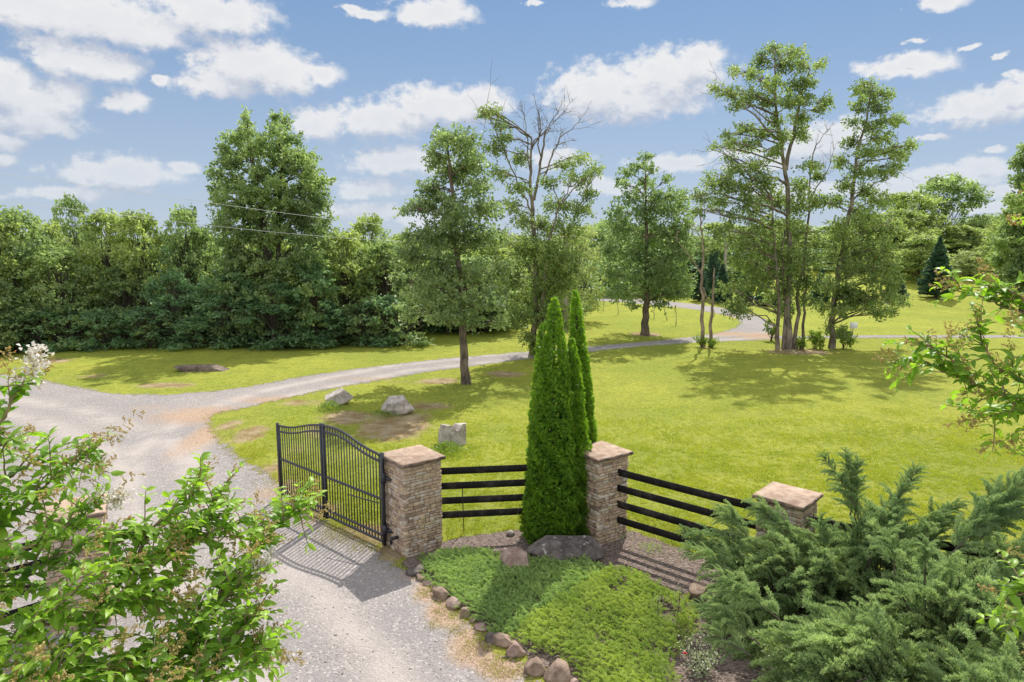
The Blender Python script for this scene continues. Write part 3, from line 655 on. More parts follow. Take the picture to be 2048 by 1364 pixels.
def dup(root, loc, rz=0, sc=1., label=None, group=None):
    r = root.copy(); COL.objects.link(r); r.location = [float(q) for q in loc]; r.rotation_euler = (0, 0, rz); r.scale = (sc, sc, sc) if np.isscalar(sc) else sc
    if label: r['label'] = label
    if group: r['group'] = group
    for ch in root.children:
        c = ch.copy(); COL.objects.link(c); c.parent = r
    return r
def zat(px, py, Y): return float(at(px, py, Y)[2])
protos = {}
def place(kind, px, top, Y, wpx, label, group, cat='tree'):
    """stand a copy of a tree kind at column px, its top at photo row top, at distance Y"""
    H0, R0, root = protos[kind]
    c = at(px, 700, Y); z0 = float(hz(c[0], Y)); h = max(1.5, zat(px, top, Y) - z0); rr = wpx / 2 * Y / FPX * (1.4 if kind in ('far', 'fardark') or group else 1.18)
    loc = (c[0], Y, z0 - .05); sc = (rr / R0, rr / R0, h / H0); rz = rng.uniform(0, 6.28)
    if not root.get('_used'):
        root['_used'] = 1; root.location = loc; root.rotation_euler = (0, 0, rz); root.scale = sc
        root['label'] = label; root['category'] = cat
        if group: root['group'] = group
        return root
    r = dup(root, loc, rz, sc, label, None); r['category'] = cat
    if group: r['group'] = group
    elif 'group' in r: del r['group']
    return r
def proto(kind, name, H, R, *a, **k): protos[kind] = (H, R, crown_proto(name, H, R, *a, **k))
proto('broad', 'woodland_tree', 9, 2.8, 'round', .27, L_wood1, 84, 72, .16, low=.12, multi=2)
proto('yellow', 'woodland_tree', 9, 2.8, 'round', .26, L_wood2, 84, 74, .15, low=.12, multi=2)
proto('blue', 'woodland_tree', 8, 2.6, 'round', .27, L_wood3, 74, 72, .15, low=.05, multi=2)
proto('point', 'woodland_tree', 10, 2.4, 'cone', .24, L_wood1, 80, 80, .15, low=.15)
proto('under', 'understory_tree', 4.2, 2.1, 'round', .19, L_wood3, 40, 120, .06, low=.02, multi=3)
proto('underg', 'understory_tree', 4.2, 2.1, 'round', .19, L_wood1, 40, 120, .06, low=.02, multi=3)
proto('pale', 'pale_tree', 8, 3.2, 'round', .2, L_light, 60, 100, .15, low=.12, multi=2)
proto('far', 'far_tree', 11, 4.2, 'round', .34, L_wood2, 90, 46, .2, low=.05)
proto('fardark', 'far_tree', 11, 4.2, 'round', .34, L_wood1, 90, 46, .2, low=.05)

# big double topped tree in the wood
outl = [(226, 478, 500), (245, 462, 590), (270, 448, 612), (300, 425, 636), (340, 418, 650), (380, 412, 672), (420, 415, 686), (460, 420, 684), (500, 425, 676), (540, 432, 665), (600, 430, 650)]
cl = [(490,238,12,18),(488,262,20,18),(552,236,14,18),(572,242,14,16),(560,262,26,18),(520,285,16,14)]
for py in range(285, 672, 22):
    xl = np.interp(py, [o[0] for o in outl], [o[1] for o in outl]); xr = np.interp(py, [o[0] for o in outl], [o[2] for o in outl])
    n_ = int((xr - xl) / 34)
    for k in range(n_): cl.append((xl + 14 + (xr - xl - 28) * (k + rng.uniform(.1, .9)) / n_, py + rng.uniform(-10, 10), rng.uniform(20, 32), rng.uniform(14, 22)))
photo_tree("double_top_tree", 44.5, (545, 700), [([(545,700),(540,560),(525,420),(500,300),(490,240)], .34, .04), ([(548,640),(556,480),(562,340),(560,250)], .22, .04)], cl, .23, L_wood1, B_wood,
  "tallest woodland tree with a double top behind the left lawn", depth=2.6, dens=130, copies=2, spread=.6)
front = [(120,446,47,100,'yellow',"light green tree between the narrow dark tree and the broad left one"),(405,455,47,90,'broad',"green tree tucked against the left side of the double topped tree"),(815,470,50,110,'yellow',"pale green woodland tree half hidden by the left edge of the lawn oak's crown"),(545,560,43,130,'blue',"low dark bushy tree centred under the double topped tree"),
 (18,440,42.5,135,'yellow',"yellowish broad tree at the left edge of the woodland"),(68,420,44,140,'broad',"broad green tree second from the left end of the woodland"),
 (175,398,50,84,'broad',"narrow dark green tree rising higher than its neighbours, third from the left of the woodland"),(232,424,46,125,'yellow',"yellow green tree just right of the narrow dark woodland tree"),
 (292,426,45,118,'yellow',"rounded yellow green tree in the middle of the left woodland"),(375,418,46,100,'broad',"green tree directly left of the double topped tree"),
 (700,462,46,125,'yellow',"light green tree just right of the double topped tree"),(750,432,54,90,'yellow',"thin crowned pale green tree behind the gap before the lawn oak"),
 (635,520,43.5,100,'blue',"dark bluish tree in front of the double topped tree's right side"),(455,540,43.2,120,'blue',"dark bluish tree in front of the double topped tree's left side"),(775,480,47,125,'broad',"green woodland tree directly left of the lawn oak's crown"),
 (130,500,43.5,130,'broad',"lower green tree below the narrow dark tree"),(255,530,44,110,'broad',"half height tree below the yellow green woodland trees"),(345,540,43,90,'blue',"half height bluish tree at the front of the middle woodland"),
 (10,560,41,110,'broad',"dark low tree at the far left woodland corner")]
for (px, top, Y, wpx, k, lab) in front: place(k, px, top, Y, wpx, lab, None)
ORD = 'first second third fourth fifth sixth seventh eighth ninth tenth eleventh twelfth thirteenth fourteenth fifteenth sixteenth seventeenth eighteenth nineteenth twentieth'.split()
GW = "trees deep inside the woodland"
for i, px in enumerate(range(-260, 1010, 62)):
    place(['broad', 'yellow', 'blue', 'broad'][i % 4], px + rng.uniform(-15, 15), rng.uniform(478, 505) + (30 if px > 820 else 0), 50 + rng.uniform(-1, 3), 125, "green tree deep inside the woodland behind the front row", GW)
for i, px in enumerate(range(-230, 1060, 68)):
    place(['yellow', 'broad', 'point'][i % 3], px + rng.uniform(-20, 20), rng.uniform(474, 500), 57 + rng.uniform(-2, 3), 120, "green tree deep inside the woodland behind the front row", GW)
for i, px in enumerate([-40, 4, 40, 82, 120, 165, 210, 252, 300, 345, 392, 440, 488, 535, 584, 630, 676, 722, 768, 810]):
    place(['under', 'underg'][i % 2], px, rng.uniform(585, 640), 41.6 + px * .0035 + rng.uniform(-.4, .5), rng.uniform(80, 110), "%s low bushy tree from the left along the shaded woodland foot" % ORD[i], "understory trees along the woodland edge", 'small tree')
for i, px in enumerate([850, 890, 925, 965, 1000]):
    place(['under', 'underg'][i % 2], px, rng.uniform(600, 630), 52 + rng.uniform(-1, 1), rng.uniform(80, 100), "%s low bushy tree from the left behind the lawn oak's trunk" % ORD[i], "understory trees behind the oak", 'small tree')
place('pale', 1150, 448, 57, 120, "pale cream green tree behind the utility pole left of the loop", None)
place('yellow', 1015, 520, 60, 90, "yellow green tree behind the half dead tree's left side", None)
# grey woodland trunks seen between the leaves
for i, (px, by, ty) in enumerate([(895,668,610),(948,665,612),(985,663,615),(455,690,600),(300,692,630),(210,690,640)]):
    Y = G(px, by)[1] + .8; b0 = at(px, by, Y); b0[2] = hz(b0[0], Y); mb = MB(); tube(mb, wiggle([b0, at(px + rng.uniform(-4, 4), (by + ty) / 2, Y), at(px + rng.uniform(-14, 14), ty - 20, Y)], 3, .03), [.13, .12, .11, .1, .09, .08, .07], 7)
    o = mb.build("bare_tree", B_grey, None, b0, True); o.location = b0.tolist(); tag(o, "pale bare trunk showing at the dark foot of the woodland", 'tree trunk', "bare trunks in the woodland shade")

# ------------------------------------------------------------------ far trees on the right and behind the loop
FT = [(1120,470,80,90,'far'),(1175,452,88,100,'fardark'),(1215,440,95,110,'far'),(1265,450,92,110,'fardark'),(1330,455,90,110,'far'),(1385,470,86,95,'fardark'),(1440,445,98,110,'far'),(1500,452,96,110,'fardark'),(1560,440,112,120,'far'),
 (1640,452,112,120,'fardark'),(1700,440,104,120,'far'),(1762,420,92,120,'far'),(1800,385,96,110,'far'),(1905,450,92,90,'far'),(1960,432,100,110,'fardark'),(1935,445,96,90,'far'),(2010,425,104,130,'fardark'),(2080,410,100,130,'far'),(1230,520,84,80,'fardark'),(1165,520,84,80,'fardark')]
FTL = ["far tree left of the utility pole's top", "far dark tree between the pale tree and the maple", "far tree just left of the maple's crown", "far dark tree behind the maple's left half", "far tree behind the maple's right half",
 "far dark tree between the maple and the forked dead tree", "far tree directly behind the forked dead tree", "far dark tree above the middle of the conifer row", "far tree behind the left side of the multi trunk tree", "far dark tree between the multi trunk and leaning trees",
 "far tree directly behind the leaning tree's trunk", "far tree behind the leaning tree's right branches", "far taller tree left of the tall dark rounded tree", "far light tree right of the tall dark rounded tree", "far dark tree second from the right edge tree", "far tree right of the big dark conifer's tip",
 "far dark tree touching the right edge tree", "far tree behind the right edge tree", "low dark tree where the loop driveway enters the trees, right side", "low dark tree where the loop driveway enters the trees, left side"]
for k, (px, top, Y, wpx, kd) in enumerate(FT):
    place(kd, px, top, Y, wpx, FTL[k], "far tree line behind the lawns")
for k, px in enumerate(range(-160, 1140, 84)):
    place(['far', 'fardark'][k % 2], px, rng.uniform(466, 482), 74 + rng.uniform(-3, 3), 140, "tree at the back of the woodland, seen only through its gaps", "trees at the back of the woodland")
for k, (px, top, Y) in enumerate([(1100,500,66),(1150,515,70),(1190,528,90),(1245,500,84),(1290,505,86),(1345,500,84),(1395,495,86),(1450,490,88),(1510,500,90),(1570,500,92),(1690,505,93),(1745,498,92),(1850,500,92),(1960,490,92),(2020,480,92),(2070,480,90),(1640,495,104),(1905,470,96)]):
    place('under' if k % 3 else 'underg', px, top, Y, 120, "low leafy tree filling the gap under the far tree line", "low trees under the far tree line", 'small tree')
place('fardark', 1858, 352, 100, 118, "tall dark rounded tree rising above the big dark conifer", None)
place('yellow', 1985, 440, 80, 80, "light green tree right of the big dark conifer", None)
place('pale', 1925, 500, 84, 90, "pale green tree just right of the big dark conifer's top", None)
place('far', 1825, 470, 82, 90, "yellow green tree directly left of the big dark conifer", None)
photo_tree("right_edge_tree", 60, (2040, 640), [([(2045,640),(2045,450),(2050,320)], .3, .05)], [(2052,298,14,14),(2045,325,20,18),(2050,360,28,22),(2030,400,22,20),(2055,410,30,26),(2020,430,18,16),(2030,450,34,26),(2060,470,34,30),(2010,480,26,22),(2035,500,36,26),(2005,520,26,20),(2050,540,36,26),(2015,555,28,20),(2050,580,36,24),(2080,380,30,40),(2090,460,30,40),(2090,540,30,40)],
  .26, L_wood1, B_wood, "tall dark green tree cut off by the right edge of the photo", depth=2.5, dens=190)

# ------------------------------------------------------------------ conifers
def conifer(name, px, py, top, wpx, label, group=None, n=9000, Y=None):
    b0 = G(px, py); Y = b0[1]; H = zat(px, top, Y) - b0[2]; R = wpx / 2 * Y / FPX
    root = empty(name, b0, label, 'conifer', group); tm = MB(); fm = MB()
    tube(tm, [(0, 0, -.1), (0, 0, H * .5), (0, 0, H * .95)], [.16, .1, .03], 8)
    nb = 170
    t_ = (np.arange(nb) + rng.random(nb)) / nb; t_ = t_ ** 1.15; an = rng.uniform(0, 6.283, nb)
    Rr = R * np.clip(1 - t_ ** 1.25, .03, 1) * np.clip(.72 + t_ * 2.5, 0, 1) * rng.uniform(.82, 1.08, nb)
    k = np.repeat(np.arange(nb), n // nb); s_ = rng.random(len(k)) ** .5
    rad2 = Rr[k] * s_; wv_ = rng.normal(size=len(k)) * .10 * R / (rad2 + .4)
    z = H * (.04 + .93 * t_[k]) + (s_ * .12 - s_ * s_ * .05) * R + rng.normal(size=len(k)) * .08
    p = np.stack([np.cos(an[k] + wv_) * rad2, np.sin(an[k] + wv_) * rad2, np.clip(z, .12, H)], 1)
    d = np.stack([np.cos(an[k]), np.sin(an[k]), np.full(len(k), .45)], 1) + rvec(len(k)) * .7
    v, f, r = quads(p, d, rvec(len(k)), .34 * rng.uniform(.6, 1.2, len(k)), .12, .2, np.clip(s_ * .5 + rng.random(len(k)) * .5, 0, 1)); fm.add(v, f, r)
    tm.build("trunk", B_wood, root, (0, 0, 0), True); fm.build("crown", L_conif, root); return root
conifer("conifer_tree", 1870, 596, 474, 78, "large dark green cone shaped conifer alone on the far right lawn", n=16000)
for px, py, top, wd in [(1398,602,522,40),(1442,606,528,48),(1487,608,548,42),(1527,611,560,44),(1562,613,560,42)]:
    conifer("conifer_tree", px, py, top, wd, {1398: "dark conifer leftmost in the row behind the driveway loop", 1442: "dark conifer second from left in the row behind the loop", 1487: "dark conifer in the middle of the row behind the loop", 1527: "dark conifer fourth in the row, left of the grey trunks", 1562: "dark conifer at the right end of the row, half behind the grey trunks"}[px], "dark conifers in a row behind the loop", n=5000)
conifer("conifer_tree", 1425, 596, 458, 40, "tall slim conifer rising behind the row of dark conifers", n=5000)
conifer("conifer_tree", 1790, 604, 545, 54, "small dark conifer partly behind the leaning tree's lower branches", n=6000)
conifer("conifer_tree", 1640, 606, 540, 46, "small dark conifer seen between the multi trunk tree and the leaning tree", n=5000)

# ------------------------------------------------------------------ saplings
for px, by, ty, lab in [(1181,619,588,"leftmost thin staked sapling on the loop island"),(1207,622,592,"second thin sapling from the left on the loop island"),(1236,629,597,"third thin sapling left of the maple trunk"),
     (1308,637,610,"first thin sapling right of the maple trunk"),(1335,642,612,"leaning thin sapling right of the maple trunk"),(1352,652,610,"rightmost sapling with a tuft of leaves on the loop island"),(1168,616,590,"thin sapling beside the pale tree")]:
    b0 = G(px, by); Y = b0[1]; root = empty("sapling", b0, lab, 'sapling', "thin saplings on the loop island"); mb = MB(); fm = MB()
    tp = at(px - (8 if px == 1335 else 1), ty, Y); tube(mb, wiggle([b0, tp], 4, .03), [.035, .03, .025, .02, .012], 5)
    p, d, rn, tw = foliage_points(tp - [0, 0, .25], (.32, .32, .5), 60, .13, spread=.2); v, f, r = quads(p, d, rvec(len(p)), .14, .08, .2, rn); fm.add(v, f, r)
    for j in range(4): tube(mb, [b0 + (tp - b0) * (.6 + .08 * j), tw[j % len(tw)]], [.012, .006], 4)
    mb.build("stem", B_dead, root, b0); fm.build("leaves", L_shrub, root, b0)

# ------------------------------------------------------------------ utility poles, wires, sign, house
def pole(px, py, top, label, r=.14):
    b0 = G(px, py); Y = b0[1]; t_ = at(px, top, Y); root = empty("utility_pole", b0, label, 'utility pole', "utility poles"); mb = MB(); h = t_[2] - b0[2]
    tube(mb, [(0, 0, -.2), (0, 0, h / 2), (0, 0, h)], [r * 1.15, r, r * .8], 10); mb.build("post", M_pole, root, (0, 0, 0), True)
    mb = MB(); beam(mb, (-.75, -.17, h - .5), (.75, -.17, h - .5), .09, .11); mb.build("crossarm", M_pole, root)
    mb = MB()
    for x in (-.6, 0.02, .6): tube(mb, [(x, -.17, h - .44), (x, -.17, h - .3)], [.045, .03], 8)
    mb.build("insulator", M_white, root); return np.array([b0[0], b0[1], b0[2] + h])
p1t = pole(1131, 663, 462, "pale utility pole standing behind the tall columnar evergreens", .15)
p2t = pole(1447, 604, 484, "distant utility pole above the row of dark conifers", .15)
for k, (pa, pb, off) in enumerate([((424, 406, 40), (670, 439, 41.5), -.6), ((167, 421, 39), (650, 473, 41.5), .6)]):
    A_ = at(*pa); B_ = at(*pb); E_ = p1t + np.array([off, -.17, -.28]); dirv = (A_ - B_); A0 = A_ + dirv * (2.2 if k == 0 else 1.1)
    n_ = 40; pts = []
    for s_ in np.linspace(0, 1, n_):
        pts.append((1 - s_) ** 2 * A0 + 2 * s_ * (1 - s_) * (B_ * 1.0) + s_ * s_ * E_ if False else None)
    # one span from beyond the left edge to the pole, sagging through the two photo points
    ctl = [A0, A_, B_, E_]; tt = [0]
    for i in range(3): tt.append(tt[-1] + np.linalg.norm(ctl[i + 1] - ctl[i]))
    tt = np.array(tt) / tt[-1]; pts = []
    for s_ in np.linspace(0, 1, n_):
        q = np.zeros(3)
        for i in range(4):
            l = 1.
            for j in range(4):
                if j != i: l *= (s_ - tt[j]) / (tt[i] - tt[j])
            q += l * ctl[i]
        pts.append(q)
    mb = MB(); tube(mb, pts, .011, 5); tag(mb.build("power_line", M_wire), ["upper power line crossing in front of the double topped tree", "lower power line crossing in front of the double topped tree"][k], 'power line', "power lines")
b0 = G(1705, 671); root = empty("sign", b0, "small white sign board on a short post beside the lane", 'sign'); mb = MB(); tube(mb, [(0, 0, -.1), (0, 0, .62)], .035, 6); mb.build("post", B_dead, root)
mb = MB(); box(mb, (0, -.05, .52), .54, .03, .42); mb.build("board", M_sign, root)
# house beyond the lawn
hb = at(1622, 560, 118); hb[2] = float(hz(hb[0], hb[1])); root = empty("brick_house", hb, "red brick house with a blue grey roof half hidden by trees", 'house', None, rad(-14)); wd, dp, hh, rh = 15., 9., 3.6, 2.0
mb = MB(); box(mb, (0, 0, -.3), wd, dp, hh + .3); mb.add([(-wd/2, -dp/2, hh), (-wd/2, dp/2, hh), (-wd/2, 0, hh + rh), (wd/2, -dp/2, hh), (wd/2, dp/2, hh), (wd/2, 0, hh + rh)], [(0, 1, 2), (5, 4, 3)]); mb.build("wall", M_brick, root)
mb = MB()
for s_ in (-1, 1): mb.add([(-wd/2 - .4, s_ * (dp/2 + .5), hh - .3), (wd/2 + .4, s_ * (dp/2 + .5), hh - .3), (wd/2 + .4, 0, hh + rh + .08), (-wd/2 - .4, 0, hh + rh + .08), (-wd/2 - .4, s_ * (dp/2 + .5), hh - .12), (wd/2 + .4, s_ * (dp/2 + .5), hh - .12), (wd/2 + .4, 0, hh + rh + .28), (-wd/2 - .4, 0, hh + rh + .28)], [(0, 1, 2, 3), (7, 6, 5, 4), (0, 4, 5, 1), (0, 3, 7, 4), (1, 5, 6, 2)])
rf = mb.build("roof", M_roof, root); mb = MB(); box(mb, (3.5, 1.2, hh + .6), .9, .9, 1.9); mb.build("chimney", M_brick, rf)
for x in (-5.4, -2.6, 2.6, 5.4):
    mb = MB(); box(mb, (x, -dp/2 - .03, 1.2), 1.3, .1, 1.6); wn = mb.build("window", M_white, root); mb = MB(); box(mb, (x, -dp/2 - .09, 1.28), 1.14, .04, 1.44); mb.build("pane", M_glass, wn)
mb = MB(); box(mb, (0, -dp/2 - .04, 0), 1.1, .08, 2.2); mb.build("door", M_white, root)

# ------------------------------------------------------------------ rocks
import bmesh
def ico(sub):
    bm = bmesh.new(); bmesh.ops.create_icosphere(bm, subdivisions=sub, radius=1); v = np.array([x.co[:] for x in bm.verts]); f = np.array([[q.index for q in x.verts] for x in bm.faces]); bm.free(); return v, f
ICO = {k: ico(k) for k in (3, 4, 5)}
def rock(name, px, py, size, label, mtl, seed, cuts=9, rz=0, sink=.12, group=None, cat='boulder', sub=4, planes=None, rough=.05, Y=None, tilt=(0, 0), notch=None):
    r_ = np.random.default_rng(seed); v, f = ICO[sub]; v = v.copy()
    pl = planes or [(r_.normal(size=3) * [1, 1, .9], r_.uniform(.55, .85)) for _ in range(cuts)]
    for n_, d_ in pl:
        n_ = np.asarray(n_, float); n_ /= np.linalg.norm(n_); e_ = v @ n_ - d_; v = v - np.clip(e_, 0, None)[:, None] * n_
    if notch: nx, nw, ndp = notch; kk_ = np.clip(1 - np.abs(v[:, 0] + .25 * v[:, 1] - nx) / nw, 0, 1) * np.clip((v[:, 2] + .1) * 1.8, 0, 1); v[:, 2] -= ndp * kk_
    off = r_.uniform(-50, 50, 3)
    nz = np.array([mnoise.fractal(Vector(p * 1.6 + off), 1., 2., 5) for p in v]); nz2 = np.array([mnoise.noise(Vector(p * 7 + off)) for p in v])
    v = v * (1 + rough * nz[:, None] + rough * .35 * nz2[:, None]); v = v * (np.asarray(size, float) / 2)
    cx_, sx_ = math.cos(tilt[0]), math.sin(tilt[0]); v = np.stack([v[:, 0], v[:, 1] * cx_ - v[:, 2] * sx_, v[:, 1] * sx_ + v[:, 2] * cx_], 1)
    cx_, sx_ = math.cos(tilt[1]), math.sin(tilt[1]); v = np.stack([v[:, 0] * cx_ + v[:, 2] * sx_, v[:, 1], -v[:, 0] * sx_ + v[:, 2] * cx_], 1)
    c, s_ = math.cos(rz), math.sin(rz); v = np.stack([v[:, 0] * c - v[:, 1] * s_, v[:, 0] * s_ + v[:, 1] * c, v[:, 2]], 1)
    zmin = v[:, 2].min(); v[:, 2] -= zmin + size[2] * sink
    b0 = G(px, py); o = mesh(name, v, f, mtl, None, True); o.location = b0.tolist(); return tag(o, label, cat, group)
rock("boulder", 403, 741, (2.75, .95, .66), "long flat dark slab of rock lying on the mown island bank", R_slab, 3, cuts=10, rz=.12, rough=.09, sub=5, planes=[((0, 0, 1), .5), ((0, 0, -1), .5), ((0, -1, .1), .6), ((.3, 1, 0), .6), ((-1, -.2, -.5), .75), ((1, -.2, .6), .6), ((.2, -.4, 1), .6)])
rock("boulder", 677, 808, (1.35, .8, .8), "pale slanted boulder nearest the driveway, left of the oak", R_grey, 5, rz=.3, sub=5, rough=.05, tilt=(0, -.25), planes=[((-.3, -.2, 1), .45), ((0, -1, .25), .55), ((0, 1, 0), .6), ((-1, 0, .1), .8), ((1, .1, .4), .6), ((.6, -.8, .2), .7)])
rock("boulder", 795, 826, (1.45, .9, .85), "grey cracked boulder sitting in the oak's shade", R_grey, 11, rz=-.1, sub=5, rough=.09, planes=[((-.2, -.4, 1), .5), ((.1, -1, .1), .6), ((.4, 1, 0), .6), ((-1, -.3, .4), .62), ((1, .1, .5), .62), ((.5, -.8, .5), .66)])
rock("boulder", 908, 888, (1.25, .95, 1.15), "upright notched white boulder standing on the lawn behind the gate pillar", R_grey, 8, rz=.3, sub=5, rough=.045, planes=[((0, .12, 1), .60), ((-.1, -1, .1), .60), ((.2, 1, 0), .55), ((-1, -.1, .25), .66), ((1, -.1, .0), .66), ((.7, -.75, 0), .62), ((0, 0, -1), .8)], notch=(-.02, .28, .42))
rock("boulder", 1032, 1140, (.85, .8, .68), "pinkish flat topped boulder in front of the dark long boulder", R_pink, 17, rz=.5, sub=5, rough=.035, planes=[((.18, -.12, 1), .38), ((-.2, -1, .35), .55), ((.9, -.5, .2), .58), ((-1, .1, .3), .6), ((0, 1, .1), .6), ((1, .5, .2), .6)])
rock("boulder", 1133, 1118, (1.72, .85, .62), "long dark boulder with white lichen at the foot of the columnar evergreens", R_dark, 23, rz=-.02, sub=5, rough=.06, planes=[((-.05, -.15, 1), .5), ((0, -1, .5), .55), ((0, 1, .1), .6), ((-1, 0, .6), .72), ((1, -.2, .35), .7), ((.4, -1, .2), .62)])
rock("stone", 1021, 1071, (.22, .18, .17), "small white stone at the mulch edge left of the evergreens", R_grey, 31, cat='stone', sub=3)
rock("boulder", 832, 1146, (.44, .36, .24), "dark grey stone against the foot of the gate pillar", R_dark, 37, rz=.4, cat='stone')
rock("boulder", 1397, 1196, (.5, .4, .34), "brown rock half hidden under the big junipers' left edge", R_brown, 41, rz=.2, cat='stone')
BS = [(843,1157,.30,"flat tan edging stone at the pillar end of the row"),(856,1170,.17,"second edging stone from the gate pillar, small and brown"),(869,1179,.18,"third edging stone from the gate pillar"),(885,1194,.33,"fourth edging stone from the gate pillar, broad and pinkish"),
 (906,1211,.30,"long leaning edging stone fifth from the gate pillar"),(929,1230,.27,"rounded tan edging stone, sixth from the gate pillar"),(946,1244,.14,"smallest edging stone, grey, seventh from the pillar"),(962,1257,.24,"low flat edging stone, eighth from the pillar"),
 (984,1281,.26,"dark pointed edging stone in the evergreens' shadow"),(1007,1287,.36,"big leaning edging stone beside the dark pointed one"),(1031,1309,.38,"faceted edging stone third from the front of the row"),(1071,1342,.40,"grey brown edging stone left of the large round one"),(1115,1356,.52,"largest edging stone, round and tan, at the front"),(1146,1376,.28,"edging stone cut by the bottom of the photo")]
for k, (px, py, s_, lab) in enumerate(BS):
    el_ = 1.45 if k in (3, 4, 7, 9) else 1.1
    rock("edging_stone", px, py, (s_ * el_ * .9, s_ * .9, s_ * .9 * (.5 if k in (0, 7) else .8)), lab, [R_brown, R_pink, R_brown][k % 3] if k != 8 else R_dark, 60 + k, cuts=8, rz=-.7 + .3 * math.sin(k * 2.3), sink=.2, group="stones edging the planting bed", cat='edging stone', sub=4, rough=.05)

# ------------------------------------------------------------------ stone pillars
def pillar(cx, cy, side, H, ang, label, seed):
    r_ = np.random.default_rng(seed); z0 = float(hz(cx, cy)); root = empty("stone_pillar", (cx, cy, z0), label, 'pillar', "stone pillars along the gate and fence")
    cap_t = .085; body = side - .16; h = H - cap_t; mb = MB(); core = MB(); box(core, (0, 0, -.1), body - .05, body - .05, h + .09, ang)
    core.build("core", M_mortar, root)
    ca, sa = math.cos(ang), math.sin(ang)
    for fc in range(4):
        fa = ang + fc * math.pi / 2; t_ = np.array([math.cos(fa), math.sin(fa), 0]); n_ = np.array([math.sin(fa), -math.cos(fa), 0])
        z = -.08; row = 0
        # big rows split at random into sub rows so that the coursing is irregular
        while z < h - .02:
            rh_ = r_.uniform(.1, .17); rh_ = min(rh_, h - z) if h - z - rh_ > .05 else h - z
            x = -body / 2 - (.012 if (row + fc) % 2 else -.012)
            xe = body / 2 + (.012 if (row + fc) % 2 else -.012)
            while x < xe - .01:
                wd_ = r_.uniform(.1, .3); wd_ = xe - x if xe - x - wd_ < .08 else wd_
                parts_ = [(0, 1)] if r_.random() < .22 else ([(0, .5), (.5, 1)] if r_.random() < .7 else [(0, .38), (.38, 1)])
                for (q0, q1) in parts_:
                    subs = [(x, x + wd_)]
                    if wd_ > .2 and r_.random() < .5: m_ = x + wd_ * r_.uniform(.35, .65); subs = [(x, m_), (m_, x + wd_)]
                    for (x0, x1) in subs:
                        g_ = .0045; zz0 = z + rh_ * q0 + g_; zz1 = z + rh_ * q1 - g_; xx0 = x0 + g_; xx1 = x1 - g_
                        dpt = r_.uniform(-.006, .02); bv = min(.014, (zz1 - zz0) * .25); jit = lambda: r_.uniform(-.006, .006)
                        V = []
                        for lay, (ins, dd) in enumerate(((0, -.06), (0, dpt - .012), (bv, dpt))):
                            for (xx, zz) in ((xx0 + ins, zz0 + ins), (xx1 - ins, zz0 + ins), (xx1 - ins, zz1 - ins), (xx0 + ins, zz1 - ins)):
                                V.append(t_ * (xx + jit()) + n_ * (body / 2 + dd + jit() * .6) + np.array([0, 0, zz + jit() * .7]))
                        F_ = [(8, 9, 10, 11)] + [(a + i, a + (i + 1) % 4, a + 4 + (i + 1) % 4, a + 4 + i) for a in (0, 4) for i in range(4)]
                        mb.add(V, F_, r_.random())
                x += wd_
            z += rh_; row += 1
    mb.build("shaft", M_stone, root)
    # cap slab with a rough chipped edge
    n_ = 14; hs = side / 2; rim = []
    for k in range(4):
        for i in range(n_):
            s_ = -hs + side * i / n_; p = [(s_, -hs), (hs, s_), (-s_, hs), (-hs, -s_)][k]; rim.append(p)
    rim = np.array(rim); N = len(rim); V = []
    for z, ins, jj in ((h + .002, .02, .008), (h + .03, 0., .008), (h + cap_t - .02, 0., .007), (h + cap_t, .014, .003)):
        rr = rim * (1 - ins / hs) + r_.normal(size=rim.shape) * jj; V += [(x * ca - y * sa, x * sa + y * ca, z + r_.normal() * .0015) for x, y in rr]
    F_ = [tuple(range(N))[::-1], tuple(range(3 * N, 4 * N))] + [(a * N + i, a * N + (i + 1) % N, (a + 1) * N + (i + 1) % N, (a + 1) * N + i) for a in range(3) for i in range(N)]
    mesh("cap", V, F_, M_cap, root); return root
PIL = {'gate': (-2.2, 14.46, 1.08, 2.12, rad(38)), 'mid': (2.02, 15.02, 1.05, 2.05, rad(35)), 'right': (5.2, 12.3, .97, 2.05, rad(47)), 'left': (-7.75, 11.5, 1.05, 2.12, rad(26))}
pillar(*PIL['gate'], "stacked stone gate pillar carrying the open black gate", 1)
pillar(*PIL['mid'], "stone pillar directly behind the columnar evergreens", 2)
pillar(*PIL['right'], "stone pillar half buried in the large junipers", 3)
pillar(*PIL['left'], "stone pillar at lower left behind the crape myrtle leaves", 4)

